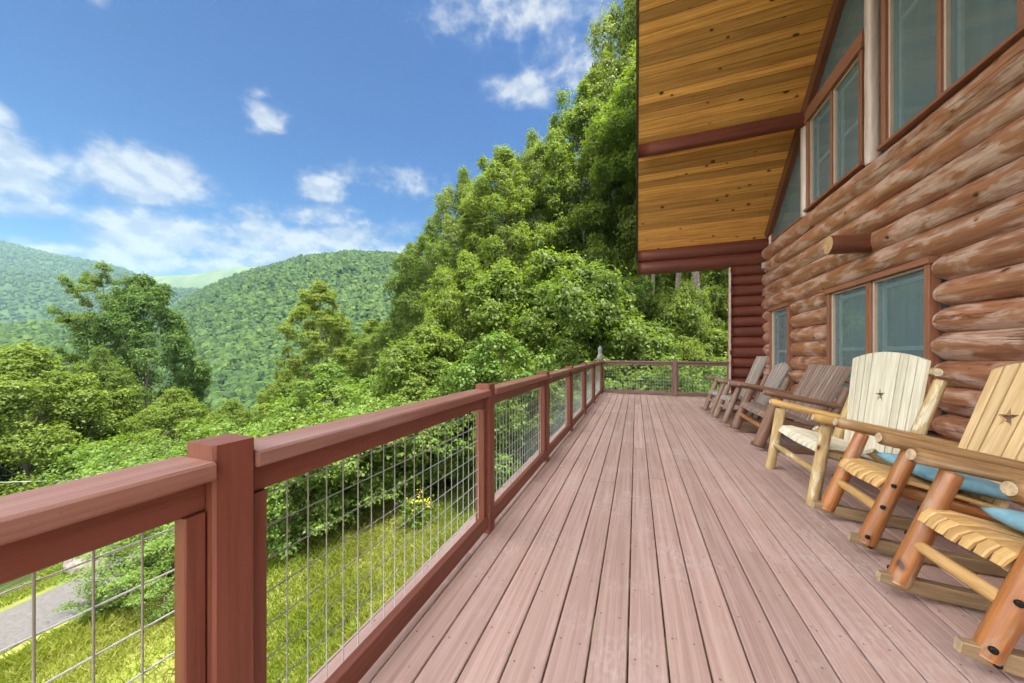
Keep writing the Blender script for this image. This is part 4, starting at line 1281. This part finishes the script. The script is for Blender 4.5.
# overhead cable down in the trees
def cable():
    p0 = np.array([*at(-260, 15.5), -4.6]); p1 = np.array([*at(215, 19.5), -5.6])
    pts = [p0 + (p1 - p0) * k / 16 - np.array([0, 0, .5 * math.sin(PI * k / 16)]) for k in range(17)]
    v, f = tube_mesh([(pts, [.014] * 17)], 6)
    o = link(bpy.data.objects.new('overhead_cable', indexed_mesh('overhead_cable', v, f, M['cable'])))
    tag(o, 'thin overhead cable crossing in front of the trees at the far left', 'cable')
cable()

# grass on the slope
def grass():
    rng = np.random.RandomState(3)
    n = 230000
    lat = rng.uniform(-16, 0.5, n * 2); dep = rng.uniform(.2, 12.5, n * 2)
    x = -dep * ST + lat * CT; y = dep * CT + lat * ST
    d = np.hypot(x, y)
    road = (np.abs(x + 11.7 - np.where(y > 4, -.14 * (y - 4) ** 1.5 * 0, 0)) < 1.55) & (y < 5.5)
    patch = np.sin(x * 1.3 + 1) + np.sin(y * 1.1 + x * .7) + rng.normal(0, .8, n * 2)
    keep = (x < -1.3) & (~road) & (patch > -1.1) & (rng.rand(n * 2) < np.clip(7.0 / d, .25, 1))
    x, y = x[keep][:n], y[keep][:n]
    n = len(x)
    z = ground_z(x, y)
    h = rng.uniform(.05, .15, n) * (1 + .5 * (np.sin(x * 2.1) * np.sin(y * 1.7) > .3))
    a = rng.uniform(0, 2 * PI, n); w = rng.uniform(.004, .010, n)
    ln = rng.normal(0, .45, (n, 2)) * h[:, None]
    base = np.stack([x, y, z - .01], 1)
    side = np.stack([np.cos(a) * w, np.sin(a) * w, np.zeros(n)], 1)
    mid = base + np.stack([ln[:, 0] * .4, ln[:, 1] * .4, h * .6], 1)
    tip = base + np.stack([ln[:, 0], ln[:, 1], h], 1)
    co = np.stack([base - side, base + side, mid + side * .7, tip, ], 1).reshape(-1, 3)
    tone = np.stack([rng.uniform(0, 1, n) * .6 + .2 + .2 * np.sin(x * .9 + y), rng.uniform(.2, 1, n), rng.uniform(0, 1, n)], 1)
    o = link(bpy.data.objects.new('grass', quad_mesh('grass', co, M['blade'], np.clip(tone, 0, 1))))
    tag(o, 'yellow-green grass growing on the slope below the deck', 'grass', kind='stuff')
grass()

# valley trees one can still tell apart
G = 'trees in the valley forest below the hills'
rng = np.random.RandomState(21)
cnt = 0
for k in range(400):
    t = rng.uniform(38, 150); px = rng.uniform(-60, 445)
    if rng.rand() > t / 120: continue
    x, y = at(px, t)
    key = rng.choice(['valley', 'valleypale', 'valley'])
    g = gz(x, y)
    s = rng.uniform(.65, 1.05)
    top = 352 - (g + TREES[key][2] * s - CAMH) / F * t
    lim = np.interp(px, [-60, 60, 160, 200, 260, 330, 445], [345, 352, 345, 372, 380, 350, 330])
    if top < lim: continue
    plant(key, 'round-crowned tree of the valley forest between the railing and the hills', 'tree', (x, y, g - .2), s, group=G)
    cnt += 1
    if cnt > 120: break

# forest on the hills: crowns past counting
def forest():
    rng = np.random.RandomState(9)
    bm = bmesh.new(); bmesh.ops.create_icosphere(bm, subdivisions=2, radius=1)
    sv = np.array([v.co[:] for v in bm.verts]); sf = np.array([[v.index for v in f.verts] for f in bm.faces]); bm.free()
    pts = []
    def scatter(n, d0, d1, p0, p1):
        dep = np.sqrt(rng.uniform(d0 ** 2, d1 ** 2, n)); px = rng.uniform(p0, p1, n)
        lat = (px - 512) / F * dep
        x = -dep * ST + lat * CT; y = dep * CT + lat * ST
        pts.append((x, y, dep))
    scatter(10000, 140, 420, -150, 470)
    scatter(17000, 420, 760, -150, 540)
    scatter(3000, 760, 1250, 120, 540)
    scatter(13000, 650, 1900, -250, 260)
    x = np.concatenate([p[0] for p in pts]); y = np.concatenate([p[1] for p in pts]); dep = np.concatenate([p[2] for p in pts])
    z = ground_z(x, y)
    n = len(x)
    r = rng.uniform(2.1, 4.3, n) * np.where(dep > 800, 1.35, 1.0); hgt = r * rng.uniform(.9, 1.5, n)
    K = 6
    noisev = [1 + rng.uniform(-.34, .34, (len(sv), 1)) for _ in range(K)]
    base = np.stack([sv * q for q in noisev])
    kk = rng.randint(0, K, n); ang = rng.uniform(0, 2 * PI, n)
    V = base[kk]
    ca, sa = np.cos(ang)[:, None], np.sin(ang)[:, None]
    X = V[:, :, 0] * ca - V[:, :, 1] * sa; Y = V[:, :, 0] * sa + V[:, :, 1] * ca
    co = np.stack([X * r[:, None] + x[:, None], Y * r[:, None] + y[:, None], V[:, :, 2] * hgt[:, None] + (z + hgt * .55 + 2.0)[:, None]], -1).reshape(-1, 3)
    faces = (sf[None] + (np.arange(n) * len(sv))[:, None, None]).reshape(-1, 3)
    patch = .5 + .5 * np.sin(x * .011 + 2) * np.sin(y * .013 + 1)
    tone = np.repeat(np.stack([np.clip(rng.uniform(0, .75, n) + .25 * patch, 0, 1), rng.uniform(0, 1, n), rng.uniform(0, 1, n)], 1), len(sf), 0)
    o = link(bpy.data.objects.new('forest', indexed_mesh('forest', co, faces, M['canopy'], smooth=False, tone=tone)))
    tag(o, 'far-off green forest covering the hills across the valley', 'forest', kind='stuff')
forest()

# ------------------------------------------------------------------ haze, sky, light, camera
HAZE = True
if HAZE:
    me = bpy.data.meshes.new('haze')
    bm = bmesh.new(); bmesh.ops.create_cube(bm, size=1)
    zlo, zhi = -90.0, 690.0
    for v in bm.verts: v.co = Vector((v.co.x * 13400, v.co.y * 13400, zlo if v.co.z < 0 else zhi))
    bm.to_mesh(me); bm.free()
    m = bpy.data.materials.new('valley_haze'); m.use_nodes = True
    m.node_tree.nodes.clear()
    out = m.node_tree.nodes.new('ShaderNodeOutputMaterial'); pv = m.node_tree.nodes.new('ShaderNodeVolumePrincipled')
    pv.inputs['Color'].default_value = (.40, .66, .82, 1); pv.inputs['Density'].default_value = .00013
    pv.inputs['Anisotropy'].default_value = .2
    m.node_tree.links.new(pv.outputs[0], out.inputs['Volume'])
    me.materials.append(m)
    tag(link(bpy.data.objects.new('haze', me)), 'thin bluish haze over the valley', 'haze', kind='stuff')

SUN_EL, SUN_AZ = 71.0, 103.0        # azimuth from +Y towards +X
w = bpy.data.worlds.new('World'); S.world = w; w.use_nodes = True
N = NT(w); BG = w.node_tree.nodes['Background']
sky = N.new('ShaderNodeTexSky', sky_type='NISHITA', sun_disc=False)
sky.sun_elevation = R(SUN_EL); sky.sun_rotation = R(SUN_AZ)
sky.altitude = 900; sky.air_density = 1.0; sky.dust_density = .4; sky.ozone_density = 2.0
D = N.new('ShaderNodeTexCoord').outputs['Generated']
D = N.vmath('NORMALIZE', D)
fwd = Vector((-ST, CT, 0)); rgt = Vector((CT, ST, 0))
n1 = N.noise(N.vmath('MULTIPLY', D, (1, 1, 1.4)), 8.0, 5, .58, .1)
n2 = N.noise(N.vmath('MULTIPLY', D, (1, 1, 1.8)), 26.0, 4, .6)
n3 = N.math('ABSOLUTE', N.math('SUBTRACT', N.noise(N.vmath('MULTIPLY', D, (1, 1, 1.2)), 15.0, 3, .55), .5))     # billows
puff = N.math('SUBTRACT', .72, N.math('MULTIPLY', n3, 3.0))
nn = N.math('ADD', N.math('ADD', N.math('MULTIPLY', n1, .60), N.math('MULTIPLY', n2, .22)), N.math('MULTIPLY', puff, .20))
# same noise read a little higher: gives the clouds' undersides their shade
Du = N.vmath('ADD', D, (0, 0, .022))
n1u = N.noise(N.vmath('MULTIPLY', Du, (1, 1, 1.4)), 8.0, 5, .58, .1)
CL = [  # column, row, half width, half height, strength
    (18, 172, 46, 30, 1.0), (-25, 160, 60, 40, 1.0), (20, 208, 60, 12, .7), (150, 178, 66, 24, 1.0), (112, 168, 30, 28, .8), (60, 160, 40, 14, .5),
    (152, 238, 66, 26, 1.05), (205, 250, 70, 14, .7), (110, 252, 60, 12, .7),
    (265, 118, 20, 13, .85), (259, 93, 11, 7, .6), (320, 188, 24, 13, .85), (345, 173, 34, 10, .6), (400, 180, 60, 14, .45), (262, 232, 26, 22, .75), (318, 218, 40, 14, .7), (330, 240, 80, 20, .75), (385, 232, 40, 14, .5),
    (530, 4, 80, 18, .62), (585, 62, 46, 24, .62), (520, 88, 26, 11, .8), (60, 250, 40, 8, .8), (20, 240, 40, 8, .4), (-5, 110, 20, 16, .6), (95, 0, 20, 6, .5), (640, 40, 60, 40, .5),
    (380, 258, 220, 16, .72), (150, 262, 220, 14, .70), (240, 245, 130, 24, .62)]
mask = None
low = None
for px, py, hw, hh, st in CL:
    c = (fwd + rgt * ((px - 512) / F) + Vector((0, 0, (352 - py) / F)))
    k = c.length; c = c / k
    r = (rgt - c * rgt.dot(c)).normalized(); u = c.cross(r); u = -u if u.z < 0 else u
    # angular half sizes
    cosr = math.sqrt(1 + ((px - 512) / F) ** 2)
    sa = hw / F / (cosr ** 2); sb = hh / F / cosr
    a = N.math('MULTIPLY', N.vmath('DOT_PRODUCT', D, tuple(r)), 1 / sa)
    b = N.math('MULTIPLY', N.vmath('DOT_PRODUCT', D, tuple(u)), 1 / sb)
    d2 = N.math('ADD', N.math('MULTIPLY', a, a), N.math('MULTIPLY', b, b))
    e = N.math('MULTIPLY', N.math('EXPONENT', N.math('MULTIPLY', d2, -.75)), st)
    e = N.math('MULTIPLY', e, N.math('GREATER_THAN', N.vmath('DOT_PRODUCT', D, tuple(c)), .3))
    mask = e if mask is None else N.math('MAXIMUM', mask, e)
# bright broken cloud added outside the view, fill light for the shaded deck
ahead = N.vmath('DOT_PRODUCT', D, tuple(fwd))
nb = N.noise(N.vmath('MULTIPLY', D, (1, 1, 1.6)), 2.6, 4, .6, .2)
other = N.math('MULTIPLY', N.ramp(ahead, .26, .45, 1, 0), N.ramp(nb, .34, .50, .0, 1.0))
dens = N.math('ADD', N.math('MULTIPLY', mask, 1.2), N.math('MULTIPLY', N.math('SUBTRACT', nn, .5), 2.0))
dens = N.math('MULTIPLY', N.ramp(dens, .30, .94), N.ramp(mask, .03, .30))
lit = N.ramp(N.math('SUBTRACT', n1, n1u), -.08, .09)
thick = N.ramp(dens, .35, 1.0)
CB = 1.75
ccol = N.mix(N.math('ADD', N.math('MULTIPLY', lit, .65), N.math('MULTIPLY', thick, .35)), (CB * .44, CB * .52, CB * .78), (CB * 1.05, CB * 1.05, CB * 1.08))
hs = N.new('ShaderNodeHueSaturation'); hs.inputs['Saturation'].default_value = 1.45; hs.inputs['Value'].default_value = .29
N.put(hs.inputs['Color'], sky.outputs[0])
el_ = N.xyz(D)[2]
tint = N.mix(N.ramp(el_, .0, .55), (.78, .97, 1.10), (.02, .76, 1.20))
blue = N.mix(1.0, hs.outputs[0], tint, 'MULTIPLY')
c = N.mix(N.math('MULTIPLY', dens, .92), blue, ccol)
FILL_CLOUD = 15.0
c = N.mix(N.math('MULTIPLY', other, .85), c, (FILL_CLOUD * 1.04, FILL_CLOUD * 1.0, FILL_CLOUD * .95))
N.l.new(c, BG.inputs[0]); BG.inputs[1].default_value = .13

sd = bpy.data.lights.new('sun', 'SUN'); sd.energy = 4.2; sd.angle = R(1.2); sd.color = (1, .95, .86)
so = link(bpy.data.objects.new('sun', sd))
az, el = R(SUN_AZ), R(SUN_EL)
sv_ = Vector((math.sin(az) * math.cos(el), math.cos(az) * math.cos(el), math.sin(el)))
so.rotation_euler = sv_.to_track_quat('Z', 'Y').to_euler()
so.location = (6, -6, 20)

cd = bpy.data.cameras.new('camera'); cd.lens = 36 * F / 1024; cd.sensor_width = 36
cd.shift_y = 10.5 / 1024; cd.clip_start = .05; cd.clip_end = 30000
co_ = link(bpy.data.objects.new('camera', cd)); co_.location = (0, 0, CAMH); co_.rotation_euler = (PI / 2, 0, TH)
S.camera = co_
S.view_settings.view_transform = 'Standard'; S.view_settings.look = 'None'
S.view_settings.exposure = 1.68; S.view_settings.gamma = 1
S.cycles.use_denoising = True; S.cycles.denoising_prefilter = 'ACCURATE'
S.cycles.max_bounces = 7; S.cycles.diffuse_bounces = 4; S.cycles.volume_bounces = 0; S.cycles.transparent_max_bounces = 12
S.cycles.sample_clamp_indirect = 6
